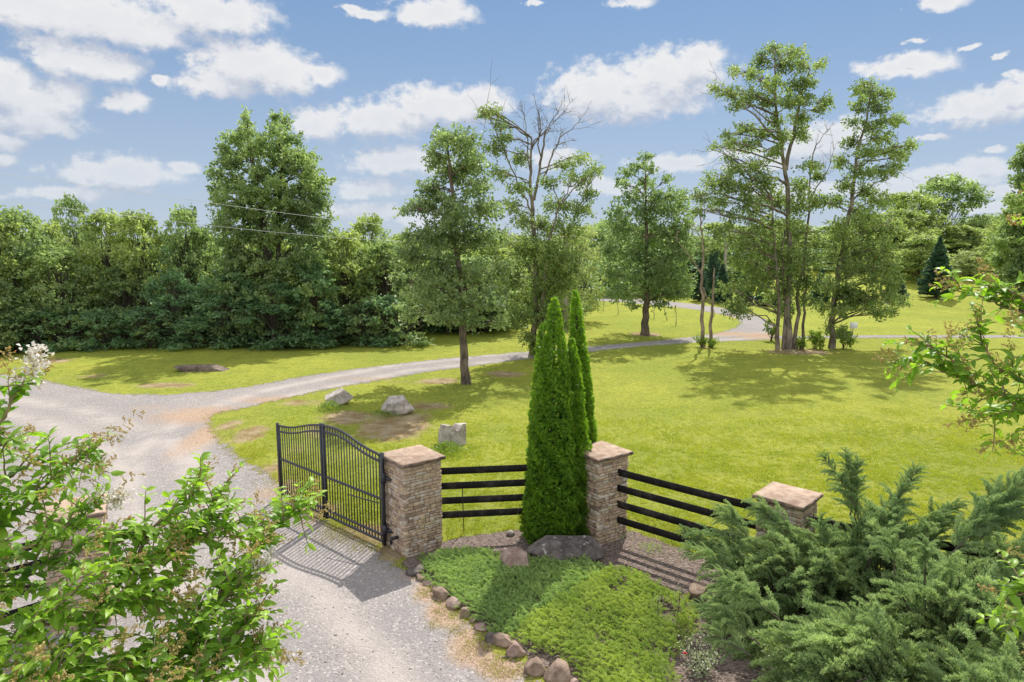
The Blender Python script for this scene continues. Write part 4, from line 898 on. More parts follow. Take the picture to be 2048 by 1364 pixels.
# ------------------------------------------------------------------ board fences
def fence(name, a, b_, zs, label, posts=(), drop=.0):
    mid_ = ((a[0] + b_[0]) / 2, (a[1] + b_[1]) / 2, 0); root = empty(name, (*mid_[:2], 0), label, 'fence', "black board fences")
    for k, z in enumerate(zs):
        mb = MB(); za, zb = z if isinstance(z, tuple) else (z, z); s_ = rng.uniform(-.012, .012)
        n_ = 6; pts = [np.array([a[0] + (b_[0] - a[0]) * i / n_, a[1] + (b_[1] - a[1]) * i / n_, za + (zb - za) * i / n_ + s_ * math.sin(i / n_ * math.pi)]) for i in range(n_ + 1)]
        t_ = nrm_((pts[-1] - pts[0])[None])[0]; sd3 = np.cross(t_, (0, 0, 1)); V = []
        for p in pts: V += [p - sd3 * .013 - [0, 0, .078], p + sd3 * .013 - [0, 0, .078], p + sd3 * .013 + [0, 0, .078], p - sd3 * .013 + [0, 0, .078]]
        F_ = [(3, 2, 1, 0), tuple(len(V) - 4 + i for i in range(4))] + [(4 * q + i, 4 * q + (i + 1) % 4, 4 * q + 4 + (i + 1) % 4, 4 * q + 4 + i) for q in range(n_) for i in range(4)]
        mb.add(V, F_); mb.build("board", M_board, root, (*mid_[:2], 0))
    for (x, y, h) in posts:
        mb = MB(); box(mb, (x, y, -.1), .12, .12, h + .1, .6, bev=.008); mb.build("post", M_board, root, (*mid_[:2], 0))
    return root
fence("board_fence", (-2.0, 14.62), (1.9, 15.1), [1.66, 1.31, .97, .63], "four board black fence between the gate pillar and the evergreens")
fence("board_fence", (2.25, 14.85), (5.0, 12.5), [1.62, 1.25, .87, .50], "four board black fence running from the evergreens to the junipers")
fence("board_fence", (5.4, 12.15), (10.6, 9.2), [1.62, 1.25, .87, .50], "board fence behind the large junipers at the right", posts=[(8.0, 10.8, 1.75)])
fence("board_fence", (-7.9, 11.35), (-10.6, 8.6), [1.62, 1.25, .87, .50], "board fence with a post at the lower left corner", posts=[(-8.55, 10.0, 1.75)])

# ------------------------------------------------------------------ gate
GH = np.array([-2.84, 14.36]); GE = np.array([-6.10, 17.23]); gd = GE - GH; GL = np.linalg.norm(gd); gd /= GL; gn = np.array([-gd[1], gd[0]])
def onplane(px, py):
    d = ray(px, py); A_ = np.array([[d[0], -gd[0]], [d[1], -gd[1]]]); t_, s_ = np.linalg.solve(A_, GH); return s_, CH + d[2] * t_
groot = empty("metal_gate", (GH[0], GH[1], 0), "black arched metal driveway gate standing open beside the stone pillar", 'gate')
tops = np.array([onplane(*p) for p in [(764,912),(750,905),(730,895),(708,879),(690,866),(672,857),(655,853),(640,850),(625,849.5),(608,851),(592,855),(575,855),(559,852)]])
tops = tops[np.argsort(tops[:, 0])]
def topz(s_): return float(np.interp(s_, tops[:, 0], tops[:, 1]))
smid = onplane(650, 1000)[0]
def gp(s_, z, o=0.): return np.array([GH[0] + gd[0] * s_ + gn[0] * o, GH[1] + gd[1] * s_ + gn[1] * o, z])
go3 = (GH[0], GH[1], 0)
ss_ = np.linspace(.03, GL, 40)
# smooth the traced arch
tz = np.array([topz(s_) for s_ in ss_]); tz = np.convolve(np.pad(tz, 2, mode='edge'), np.ones(5) / 5, 'valid')
def topz(s_): return float(np.interp(s_, ss_, tz))
z_low = .13; midz = 1.12
def rail(name, zf, th):
    mb = MB(); V = []; n_ = len(ss_)
    for s_ in ss_:
        for i, j in ((-1, -1), (1, -1), (1, 1), (-1, 1)): V.append(gp(s_, zf(s_) + j * th / 2, i * .021))
    F_ = [(0, 1, 2, 3)[::-1], tuple(4 * n_ - 4 + i for i in range(4))] + [(4 * q + i, 4 * q + (i + 1) % 4, 4 * q + 4 + (i + 1) % 4, 4 * q + 4 + i) for q in range(n_ - 1) for i in range(4)]
    mb.add(V, F_); return mb.build(name, M_gate, groot, go3)
rail("top_rail", lambda s_: topz(s_), .045); rail("top_rail", lambda s_: topz(s_) - .15, .04)
rail("middle_rail", lambda s_: midz, .045); rail("bottom_rail", lambda s_: z_low + .15, .04); rail("bottom_rail", lambda s_: z_low, .045)
n_p = int(GL / .108)
for i in range(1, n_p):
    s_ = GL * i / n_p
    if abs(s_ - smid) < .1: continue
    mb = MB(); c = gp(s_, z_low); box(mb, (c[0], c[1], z_low), .02, .02, topz(s_) - z_low, math.atan2(gd[1], gd[0])); mb.build("picket", M_gate, groot, go3)
for s_, ex, wd_ in ((.0, .06, .075), (smid - .055, .05, .065), (smid + .055, .05, .065), (GL, .06, .065)):
    mb = MB(); c = gp(s_, 0); box(mb, (c[0], c[1], .06), wd_, wd_, topz(s_) + ex - .06, math.atan2(gd[1], gd[0]), bev=.006); mb.build("post", M_gate, groot, go3)
for z in (.42, 1.62):
    mb = MB(); beam(mb, gp(0, z, 0), (-2.5, 14.25, z), .07, .07); beam(mb, gp(-.03, z - .12, 0), gp(-.03, z + .12, 0), .1, .1, (1, 0, 0)); mb.build("hinge", M_gate, groot, go3)
mb = MB(); beam(mb, gp(GL + .05, .45, 0), gp(GL + .05, .9, 0), .012, .05, (1, 0, 0)); mb.build("reflector", M_orange, groot, go3)
mb = MB(); tube(mb, [gp(.05, 1.05, .08), gp(.9, 1.1, .3)], .014, 6); mb.build("brace_rod", M_gate, groot, go3)
mb = MB(); x0, y0 = -2.46, 13.98; beam(mb, (x0, y0, .42), (x0 - .16, y0 - .1, .42), .05, .06); beam(mb, (x0 - .14, y0 - .09, .30), (x0 - .14, y0 - .09, .46), .05, .05, (1, 0, 0)); tag(mb.build("gate_latch", M_gate), "small black metal bracket low on the gate pillar", 'bracket')
b0 = G(928, 1066); mb = MB(); tube(mb, [b0 - [0, 0, .05], [b0[0] - .03, b0[1], 1.18]], .011, 6); tag(mb.build("garden_stake", M_gate), "thin dark metal stake in the grass behind the first fence", 'stake')

# ------------------------------------------------------------------ columnar evergreens
def column(leaders, label, n):
    b0 = G(*leaders[0][0]); root = empty("arborvitae", b0, label, 'evergreen', "columnar evergreens beside the fence"); tm = MB(); fm = MB()
    for (bpx, tpx, R, share) in leaders:
        base = G(*bpx); top = at(*tpx, base[1]); H = top[2] - base[2]; ax_ = top - base
        tube(tm, [base - [0, 0, .1], base + ax_ * .5, base + ax_ * .95], [.07, .05, .015], 7)
        m_ = int(n * share); t_ = 1 - np.sqrt(1 - rng.random(m_) * .999); t_ = np.where(rng.random(m_) < .12, rng.random(m_), t_)
        an = rng.uniform(0, 6.283, m_)
        lump = 1 + .09 * np.sin(an * 5 + 3 + bpx[0]) * np.sin(t_ * 61 + an * 4) + .11 * np.sin(an * 3 + t_ * 17 + bpx[0]) * np.sin(t_ * 31 + an * 2) + .07 * np.sin(an * 7 + t_ * 47)
        rr = R * (1 - t_) ** .62 * np.clip(.80 + t_ * 2, 0, 1) * lump * (1 - .20 * rng.random(m_) ** 1.5) * np.where(rng.random(m_) < .07, rng.uniform(1.03, 1.14, m_), 1.) + .015
        c = base + ax_ * t_[:, None] + np.stack([np.cos(an) * rr, np.sin(an) * rr, np.zeros(m_)], 1)
        out = np.stack([np.cos(an), np.sin(an), np.full(m_, .0)], 1); d0_ = nrm_(out * .75 + np.array([0, 0, 1.0]) + rvec(m_) * .45)
        tw = nrm_(np.cross(d0_, rvec(m_))); sz_ = rng.uniform(.7, 1.25, m_) * (.8 + .2 * (1 - t_))
        tone = rng.random(m_); tone = np.clip(tone * .5 + .12 + .45 * t_ * rng.random(m_), 0, 1)  # sunlit tops put into the leaf colour, lighter towards the tip
        for q in np.linspace(-1, 1, 6):                     # a flat fan of scale leaves
            dd = d0_ * math.cos(q * .9) + tw * math.sin(q * .9); L = .085 * sz_ * (1 - .25 * abs(q))
            cc = c + dd * L[:, None] * .5
            v, f, r = quads(cc, dd, np.cross(dd, tw) + rvec(m_) * .3, L, L * .24, .2, np.clip(tone + rng.uniform(-.1, .12, m_), 0, 1)); fm.add(v, f, r)
        # inner fill so that the column is dense
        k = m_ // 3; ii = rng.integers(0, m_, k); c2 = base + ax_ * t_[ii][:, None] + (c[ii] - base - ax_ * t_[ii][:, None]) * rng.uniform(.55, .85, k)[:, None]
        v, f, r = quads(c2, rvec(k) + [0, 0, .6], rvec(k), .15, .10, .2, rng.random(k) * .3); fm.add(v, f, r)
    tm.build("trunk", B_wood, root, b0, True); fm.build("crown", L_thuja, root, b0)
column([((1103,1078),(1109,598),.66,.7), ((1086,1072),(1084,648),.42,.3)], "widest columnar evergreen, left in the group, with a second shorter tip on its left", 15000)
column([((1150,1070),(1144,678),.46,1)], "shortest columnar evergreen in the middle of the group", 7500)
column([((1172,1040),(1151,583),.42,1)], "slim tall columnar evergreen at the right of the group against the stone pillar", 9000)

# ------------------------------------------------------------------ juniper plumes
def plume(L=1., n=30, seed=0, needle=.045, nodd=.28, per=7, wide=.2):
    """axis along +X, nods at the tip; returns needle quads and the stem"""
    r_ = np.random.default_rng(seed); s_ = (np.arange(n) + .5) / n
    axp = lambda q: np.stack([L * q, 0 * q, L * (.18 * np.sin(q * 2.2) - nodd * q ** 3)], -1)
    C_, D_, S_ = [], [], []
    for i in range(n):
        q = .12 + .88 * s_[i]; p0 = axp(np.array([q]))[0]; ln = L * wide * (1 - q) ** .55 * (.5 + .5 * min(1, q * 4)) * r_.uniform(.7, 1.2) + .02 * L
        for sgn in (-1, 1, 1 if r_.random() < .5 else -1):
            an = r_.uniform(-.5, 1.9) if sgn > 0 else math.pi - r_.uniform(-.5, 1.9)
            d = np.array([.95, math.cos(an) * .75, math.sin(an) * .5 + .1]); d /= np.linalg.norm(d); m_ = per
            u = (np.arange(m_) + r_.random(m_) * .5) / m_
            pts = p0 + d * ln * u[:, None] + np.stack([0 * u, 0 * u, -.12 * ln * u ** 2], 1)
            C_.append(pts); dd = d + r_.normal(size=(m_, 3)) * .38; D_.append(dd); S_.append(np.clip(.25 + .5 * u * r_.uniform(.6, 1.3) + .25 * q, 0, 1))
    C_ = np.concatenate(C_); D_ = nrm_(np.concatenate(D_)); S_ = np.concatenate(S_)
    L_ = needle * r_.uniform(.7, 1.4, len(C_)); v, f, rr = quads(C_ + D_ * L_[:, None] * .4, D_, nrm_(r_.normal(size=(len(C_), 3)) + [0, 0, .6]), L_, needle * .23, .25, S_)
    return v, f, rr, axp(np.linspace(0, .8, 5))
PL = [plume(1., 28, s_, .066, .22 + .08 * (s_ % 3), 8, .20) for s_ in range(6)]
def put_plume(fm, lb, root_, dir_, L, roll, tone, protos=PL, stem=True):
    v, f, r, axp = protos[rng.integers(len(protos))]; d = np.asarray(dir_, float); d /= np.linalg.norm(d)
    y = np.cross((0, 0, 1), d); y /= np.linalg.norm(y) + 1e-9; z = np.cross(d, y)
    y2 = y * math.cos(roll) + z * math.sin(roll); z2 = -y * math.sin(roll) + z * math.cos(roll); M = np.stack([d, y2, z2]) * L
    fm.add(root_ + v @ M, f, np.clip(r * .75 + tone, 0, 1))
    if stem: tube(lb, root_ + axp @ M, np.linspace(.012, .003, 5), 3, cap=False)
def juniper(bx, by, rx_, ry_, h, n, label, leaders=(), tone=0., lean=(0, 0), seed=0):
    z0 = float(hz(bx, by)); b0 = np.array([bx, by, z0]); root = empty("juniper_bush", b0, label, 'juniper'); fm = MB(); lb = MB(); rm = np.array([rx_, ry_, h])
    for k in range(9):
        an = rng.uniform(0, 6.28); e_ = b0 + np.array([math.cos(an) * rx_ * .7, math.sin(an) * ry_ * .7, h * rng.uniform(.35, .8)]); tube(lb, curve(b0 - [0, 0, .05], e_, .08, 7, .03), np.linspace(.05, .012, 7), 6)
    for k in range(n):
        an = rng.uniform(0, 6.283); sz_ = rng.uniform(-.12, 1.) ; ce = math.sqrt(max(0, 1 - sz_ ** 2)); u = np.array([math.cos(an) * ce, math.sin(an) * ce, max(sz_, .02)])
        lobes = 1 + .16 * math.sin(an * 5 + seed) * math.sin(sz_ * 6 + seed * 2)
        rr = rng.uniform(.45, 1.) ** .5 * lobes; tip = b0 + u * rm * rr
        d = nrm_((u * np.array([1.1, 1.1, .55]) + np.array([lean[0], lean[1], .32]) + rng.normal(size=3) * .22)[None])[0]
        L = rng.uniform(.42, .95) * min(1, h / 1.2); put_plume(fm, lb, tip - d * L * .75, d, L, rng.uniform(-.6, .6), tone + rng.uniform(-.08, .15))
    for (p0, p1, w_) in leaders:
        Y0 = by if len(p0) < 3 else p0[2]; A_ = at(p0[0], p0[1], Y0); B_ = at(p1[0], p1[1], p1[2] if len(p1) > 2 else Y0); q = curve(A_, B_, .05, 12, .01); tube(lb, q, np.linspace(.014, .004, 12), 5)
        LL = np.linalg.norm(B_ - A_); dr = (B_ - A_) / LL
        for k in range(int(LL * 46)):
            s_ = rng.random() ** .8; p = A_ + (B_ - A_) * s_ + np.array([0, 0, math.sin(s_ * math.pi) * .05 * LL])
            d = dr + rvec(1)[0] * .75; put_plume(fm, lb, p, d, w_ * (1.15 - s_) * rng.uniform(.6, 1.1) + .12, rng.uniform(-1, 1), tone + rng.uniform(-.08, .1), stem=False)
    lb.build("stem", B_wood, root, b0, True); fm.build("foliage", L_jun, root, b0); return root
juniper(4.85, 11.15, 1.35, 1.15, 1.75, 560, "spreading juniper reaching left over the fence boards", [((1500,1120,11.4),(1366,1066,11.9),.46), ((1510,1090,11.4),(1440,1020,11.8),.46), ((1590,1080,11.2),(1500,1008,11.4),.40), ((1480,1150,11.),(1372,1100,11.3),.4), ((1620,1120,11.2),(1560,1046,11.3),.36), ((1650,1110,11.1),(1640,1040,11.2),.36)], .02, (-.5, .1), 1)
juniper(6.4, 11.2, 1.3, 1.2, 2.2, 480, "tallest juniper with spiky leaders behind the half buried stone pillar", [((1715,1050,11.4),(1692,908,11.5),.40), ((1710,1010,11.3),(1646,915,11.3),.24), ((1765,1060,11.2),(1836,938,11.3),.40), ((1830,1090,11.0),(1915,1012,11.1),.44), ((1700,1030,11.5),(1715,925,11.5),.34), ((1850,1120,10.8),(1880,1045,10.9),.46), ((1800,1090,10.9),(1790,1020,11.),.42)], -.06, (.1, 0), 2)
juniper(8.4, 10.7, 1.5, 1.3, 1.85, 480, "dark juniper leaning up to the right edge", [((1910,1110,10.6),(2030,965,10.8),.55), ((1960,1080,10.4),(2070,940,10.6),.55), ((1900,1110,10.2),(1980,1040,10.3),.45)], -.12, (.4, 0), 3)
juniper(5.0, 9.1, 1.35, 1.2, 1.35, 480, "pale green juniper in front, nearest the low golden ground cover", [((1520,1290,9.3),(1400,1215,9.5),.42), ((1560,1240,9.5),(1430,1150,9.7),.42), ((1500,1310,9.),(1420,1270,9.2),.35)], .06, (-.45, .05), 4)
juniper(6.7, 9.5, 1.25, 1.2, 2.05, 480, "yellowish juniper with upright brown stems in the middle of the group", [((1790,1150,9.4),(1782,1072,9.5),.42), ((1850,1170,9.3),(1850,1090,9.3),.4)], .12, (0, 0), 5)
juniper(6.2, 7.9, 1.3, .9, 1.55, 420, "juniper cut by the bottom right edge of the photo", [], .06, (-.2, .1), 6)
juniper(8.2, 8.7, 1.35, 1.3, 1.75, 380, "juniper at the right edge behind the pale crape myrtle twigs", [], .0, (0, 0), 7)

# ------------------------------------------------------------------ creeping junipers
PC = [plume(1., 10, 50 + s_, .15, .12, 4, .34) for s_ in range(5)]
def in_poly(pl, n):
    lo, hi = pl.min(0), pl.max(0); o = []
    while len(o) < n:
        p = rng.uniform(lo, hi, (n * 2, 2)); p = p[sdist(p, pl) < rng.uniform(-.15, .12, len(p))]; o += list(p)
    return np.array(o[:n])
def creeping(name, pl, n, mtl, label, hgt, L):
    sd_c = pl.mean(0); b0 = np.array([sd_c[0], sd_c[1], 0]); fm = MB(); P_ = in_poly(pl, n); ed = -sdist(P_, pl) + .14; main = rng.uniform(-.6, .6)
    lump = np.array([mnoise.noise(Vector((x * 1.6, y * 1.6, 3.))) for x, y in P_])
    for (x, y), e_, lu in zip(P_, ed, lump):
        if lu < -.42 and rng.random() < .8: continue
        h = hgt * min(1, e_ / .3) * rng.uniform(.35, 1.) * (1 + .6 * lu); an = math.pi * .75 + main + rng.normal() * 1.1
        put_plume(fm, None, np.array([x, y, .02 + h * .8]), (math.cos(an), math.sin(an), rng.uniform(.15, .85)), L * rng.uniform(.7, 1.3), rng.uniform(-.7, .7), .3 * lu + rng.uniform(-.05, .2), PC, False)
    o = fm.build(name, mtl, None, b0); o.location = b0.tolist(); return tag(o, label, 'ground cover', None, 'stuff')
CJ1 = poly([(845,1140),(880,1112),(930,1108),(985,1112),(1010,1130),(1060,1125),(1110,1120),(1170,1122),(1200,1140),(1215,1150),(1180,1180),(1130,1210),(1075,1245),(1030,1285),(1000,1278),(950,1236),(905,1198),(868,1166)])
CJ2 = poly([(1075,1245),(1130,1205),(1180,1175),(1225,1150),(1290,1160),(1330,1195),(1375,1215),(1400,1240),(1395,1265),(1370,1290),(1345,1330),(1350,1440),(1200,1440),(1165,1352),(1120,1322),(1080,1310),(1030,1290)])
creeping("creeping_juniper", CJ1, 4800, L_creep, "low bluish green creeping juniper around the pink boulder", .14, .145)
creeping("creeping_juniper", CJ2, 4600, L_creepy, "low bright yellow green creeping juniper in full sun at the front of the bed", .19, .15)

# ------------------------------------------------------------------ rose bush, weeds
def rosebush(px, py, rx_, ry_, label, flowers, Y=None):
    b0 = G(px, py); Y = b0[1]; root = empty("rose_bush", b0, label, 'rose bush'); lb = MB(); fm = MB(); tips = []
    for k in range(15):
        an = rng.uniform(0, 6.28); h = rng.uniform(.3, .62); e_ = b0 + np.array([math.cos(an) * rx_ * rng.random(), math.sin(an) * rx_ * rng.random(), h * ry_]); q = curve(b0 - [0, 0, .03], e_, .05, 5, .05); tube(lb, q, [.008, .007, .006, .004, .003], 4); tips.append(e_)
        k2 = np.repeat(q[1:], 12, 0) + rng.normal(size=(48, 3)) * .06; v, f, r = quads(k2, rvec(48), nrm_(rvec(48) + [0, 0, 1]), .045, .028, .2); fm.add(v, f, r)
    lb.build("stem", B_wood, root, b0); fm.build("leaves", L_rose, root, b0)
    for (fx, fy) in flowers:
        c = at(fx, fy, Y - .1); tube(lb2 := MB(), curve(b0, c, .02, 4), [.006, .005, .004, .003], 4); lb2.build("stem", B_wood, root, b0)
        pm = MB()
        for ring, (n_, tilt_, sz_) in enumerate(((6, .35, .036), (5, .8, .03), (4, 1.2, .022))):
            for i in range(n_):
                an = i / n_ * 6.283 + ring * .5; d = np.array([[math.cos(an) * math.cos(tilt_), math.sin(an) * math.cos(tilt_), math.sin(tilt_)]]); v, f, r = quads(c + d * sz_ * .5, d, np.array([[0, 0, 1.]]) + d * .1, sz_, sz_ * .95, .3); pm.add(v, f, r)
        pm.build("flower", M_red, root, b0)
rosebush(1395, 1350, .34, 1.0, "grey green rose bush with a single red flower beside the golden ground cover", [(1370, 1307)])
rosebush(1545, 1375, .2, 1.0, "small rose shoot with one red flower among the junipers", [(1549, 1335)])
for px, by, ty, lab in [(1317,1252,1200,"thin dark weed stalk rising left in the golden ground cover"),(1352,1252,1185,"thin dark weed stalk rising right in the golden ground cover")]:
    b0 = G(px, by); t_ = at(px + (8 if px > 1330 else 1), ty, b0[1]); mb = MB(); fm = MB(); root = empty("weed_stalk", b0, lab, 'weed'); tube(mb, wiggle([b0, t_], 4, .03), .006, 4)
    kk = 60; v, f, r = quads(t_ + rng.normal(size=(kk, 3)) * [.06, .06, .08], rvec(kk), rvec(kk), .035, .02); fm.add(v, f, r); mb.build("stem", B_wood, root, b0); fm.build("leaves", L_rose, root, b0)
def tuft(px, py, r, h, n, label, lm=L_shrub, leaf=.05):
    b0 = G(px, py); p = rng.normal(size=(n, 3)) * [r * .5, r * .5, 0]; p[:, 2] = rng.random(n) * h * np.exp(-(p[:, 0] ** 2 + p[:, 1] ** 2) / r ** 2)
    v, f, rr = quads(p + [0, 0, .02], rvec(n) + [0, 0, .8], rvec(n), leaf, leaf * .4, .2); o = mesh("weed_clump", v, f, lm, None, False, {'rnd': rr}); o.location = b0.tolist(); return tag(o, label, 'weed', None, 'stuff')
tuft(660, 820, .5, .4, 500, "green weeds under the left end of the pale slanted boulder", leaf=.09)
tuft(895, 905, .6, .35, 900, "green weeds around the foot of the upright notched boulder", leaf=.08)
tuft(1228, 1068, .28, .35, 700, "grey green plant at the foot of the pillar behind the evergreens", L_jun)
tuft(775, 830, .7, .2, 500, "grass clump under the grey cracked boulder", leaf=.08)
tuft(845, 1122, .12, .2, 80, "tiny yellow green weed by the gate pillar", L_thuja)
tuft(1300, 1100, .3, .12, 220, "yellowish seedling weeds on the mulch near the fence", L_thuja, .035)
tuft(1345, 1083, .25, .12, 200, "small seedling weeds under the second fence", L_thuja, .035)
# fallen stick
q = G(1003, 1318); q2 = G(1036, 1316); mb = MB(); tube(mb, wiggle([q + [0, 0, .02], q2 + [0, 0, .03]], 4, .05), [.012, .012, .014, .01, .006], 6); tag(mb.build("stick", B_oak), "short brown stick lying by the edging stones", 'stick')

# ------------------------------------------------------------------ grass blades and weeds on the gravel
def blades(name, P_, h, wd_, lm, label, cat='grass', lean=.5):
    n = len(P_); z = hz(P_[:, 0], P_[:, 1]); an = rng.uniform(0, 6.283, n); s_ = np.stack([np.cos(an), np.sin(an), 0 * an], 1) * (wd_ / 2); b_ = np.column_stack([P_, z])
    hh = h * rng.uniform(.5, 1.3, n); tp = b_ + np.column_stack([rng.normal(size=n) * hh * lean, rng.normal(size=n) * hh * lean, hh])
    v = np.stack([b_ - s_, b_ + s_, tp], 1).reshape(-1, 3); f = np.arange(3 * n).reshape(-1, 3); r = np.repeat(rng.random(n), 3)
    o = mesh(name, v, f, lm, None, False, {'rnd': r}); return tag(o, label, cat, None, 'stuff')
L_grass = leafmat("grass_blade", (.24, .32, .035), (.52, .55, .09), (1.3, 1.3, .5), .35, .7, .15, nscale=1.)
L_dry = leafmat("dry_grass", (.26, .27, .07), (.50, .44, .2), (1.2, 1.1, .6), .3, .7, .1)
def scatter(n, x0, x1, y0, y1, pw=1.6):
    y = y0 + (y1 - y0) * rng.random(n) ** pw; x = rng.uniform(0, 1, n) * (x1 - x0) + x0; return np.column_stack([x, y])
Q = scatter(620000, -9, 17, 12.2, 30); Q = Q[np.abs(Q[:, 0]) < Q[:, 1] * .80]
Q = Q[(sdist(Q, ROAD) > .02 + .25 * (rng.random(len(Q)) - .3)) & (sdist(Q, BED) > .02)]
sv_ = blobs(Q, SOIL); Q = Q[rng.random(len(Q)) > sv_ * 1.1]
nn_ = np.array([mnoise.noise(Vector((x * .9, y * .9, 0))) + 1.1 * mnoise.noise(Vector((x * 4.5, y * 4.5, 7))) for x, y in Q]); Q = Q[rng.random(len(Q)) < (.55 + 1.3 * nn_) * (1 - ss(19, 30, Q[:, 1]))]
blades("lawn_grass", Q, .06, .02, L_grass, "short yellow green mown grass of the near lawn")
# weedy strip by the gate and along the bed
wp = []
for (px, py, r_, k) in [(600,985,.35,500),(640,1030,.30,700),(690,1062,.3,800),(735,1090,.25,500),(560,960,.5,600),(500,905,.5,500),(480,870,.5,400),(675,1075,.35,500),(820,1085,.3,300),(845,1190,.10,120),(880,1225,.10,140),(915,1262,.13,200),(945,1290,.12,220),(900,1205,.08,60),(985,1335,.14,260),(1010,1345,.1,150),(865,1250,.08,80),(1320,1085,.7,800),(1400,1112,.6,600),(930,1310,.1,80), (700,1050,.5,300), (640,925,.6,300)]:
    c = G(px, py)[:2]; wp.append(c + rng.normal(size=(k, 2)) * r_)
ew = scatter(90000, -14, 3, 9, 34, 1.3); esd = sdist(ew, ROAD); wp.append(ew[(esd < .12) & (esd > -.4) & (rng.random(len(ew)) < np.exp(esd * 3.5))])
wp = np.concatenate(wp); blades("gravel_weeds", wp, .05, .014, L_dry, "dry weedy grass tufts growing through the gravel by the gate", 'weeds', .9)
# loose pebbles
def pebbles():
    v0, f0 = ico(1); n = 3600; y = 8.2 + 13 * rng.random(n) ** 1.5; x = rng.uniform(-9, 1.8, n); P_ = np.column_stack([x, y]); P_ = P_[sdist(P_, ROAD) < -.05]; nn2 = np.array([mnoise.noise(Vector((a * 1.2, b_ * 1.2, 9))) for a, b_ in P_]); P_ = P_[rng.random(len(P_)) < .5 + 1.2 * nn2]
    n = len(P_); s_ = rng.uniform(.008, .02, n) * (1 + (rng.random(n) < .05) * .8); V = v0[None] * s_[:, None, None] * rng.uniform(.6, 1.3, (n, 1, 3)) + np.column_stack([P_, hz(P_[:, 0], P_[:, 1]) + .008])[:, None]
    F_ = f0[None] + (np.arange(n) * len(v0))[:, None, None]; o = mesh("loose_gravel", V.reshape(-1, 3), F_.reshape(-1, 3), R_grey, None, False); tag(o, "loose grey pebbles scattered on the driveway", 'gravel', None, 'stuff')
pebbles()

# ------------------------------------------------------------------ crape myrtles in the foreground
def real_leaves(fm, base, d, nv, L, tone):
    """folded, drooping oval leaves: 9 vertices each"""
    n = len(base); d = nrm_(d); s_ = nrm_(np.cross(d, nv)); nn = np.cross(s_, d); L = L[:, None]; V = []
    prof = [(0, 0), (.22, .17), (.5, .235), (.78, .15), (1., 0)]; droop = [0, .03, -.03, -.15, -.34]
    for (u, wd_), dz in zip(prof, droop):
        c = base + d * L * u + nn * L * dz
        if wd_ == 0: V.append(c)
        else: V += [c - s_ * L * wd_ + nn * L * .07, c, c + s_ * L * wd_ + nn * L * .07]
    V = np.stack(V, 1)   # 0, 1-3, 4-6, 7-9, 10
    off = (np.arange(n) * 11)[:, None]
    T_ = np.array([(0, 2, 1), (0, 3, 2), (7, 8, 10), (8, 9, 10)]); Qd = np.array([(1, 2, 5, 4), (2, 3, 6, 5), (4, 5, 8, 7), (5, 6, 9, 8)])
    V = V.reshape(-1, 3); a = np.repeat(tone, 11)
    fm.add(V, (T_[None] + off[:, None]).reshape(-1, 3), a); fm.f.append((Qd[None] + off[:, None]).reshape(-1, 4) + fm.n - len(V))
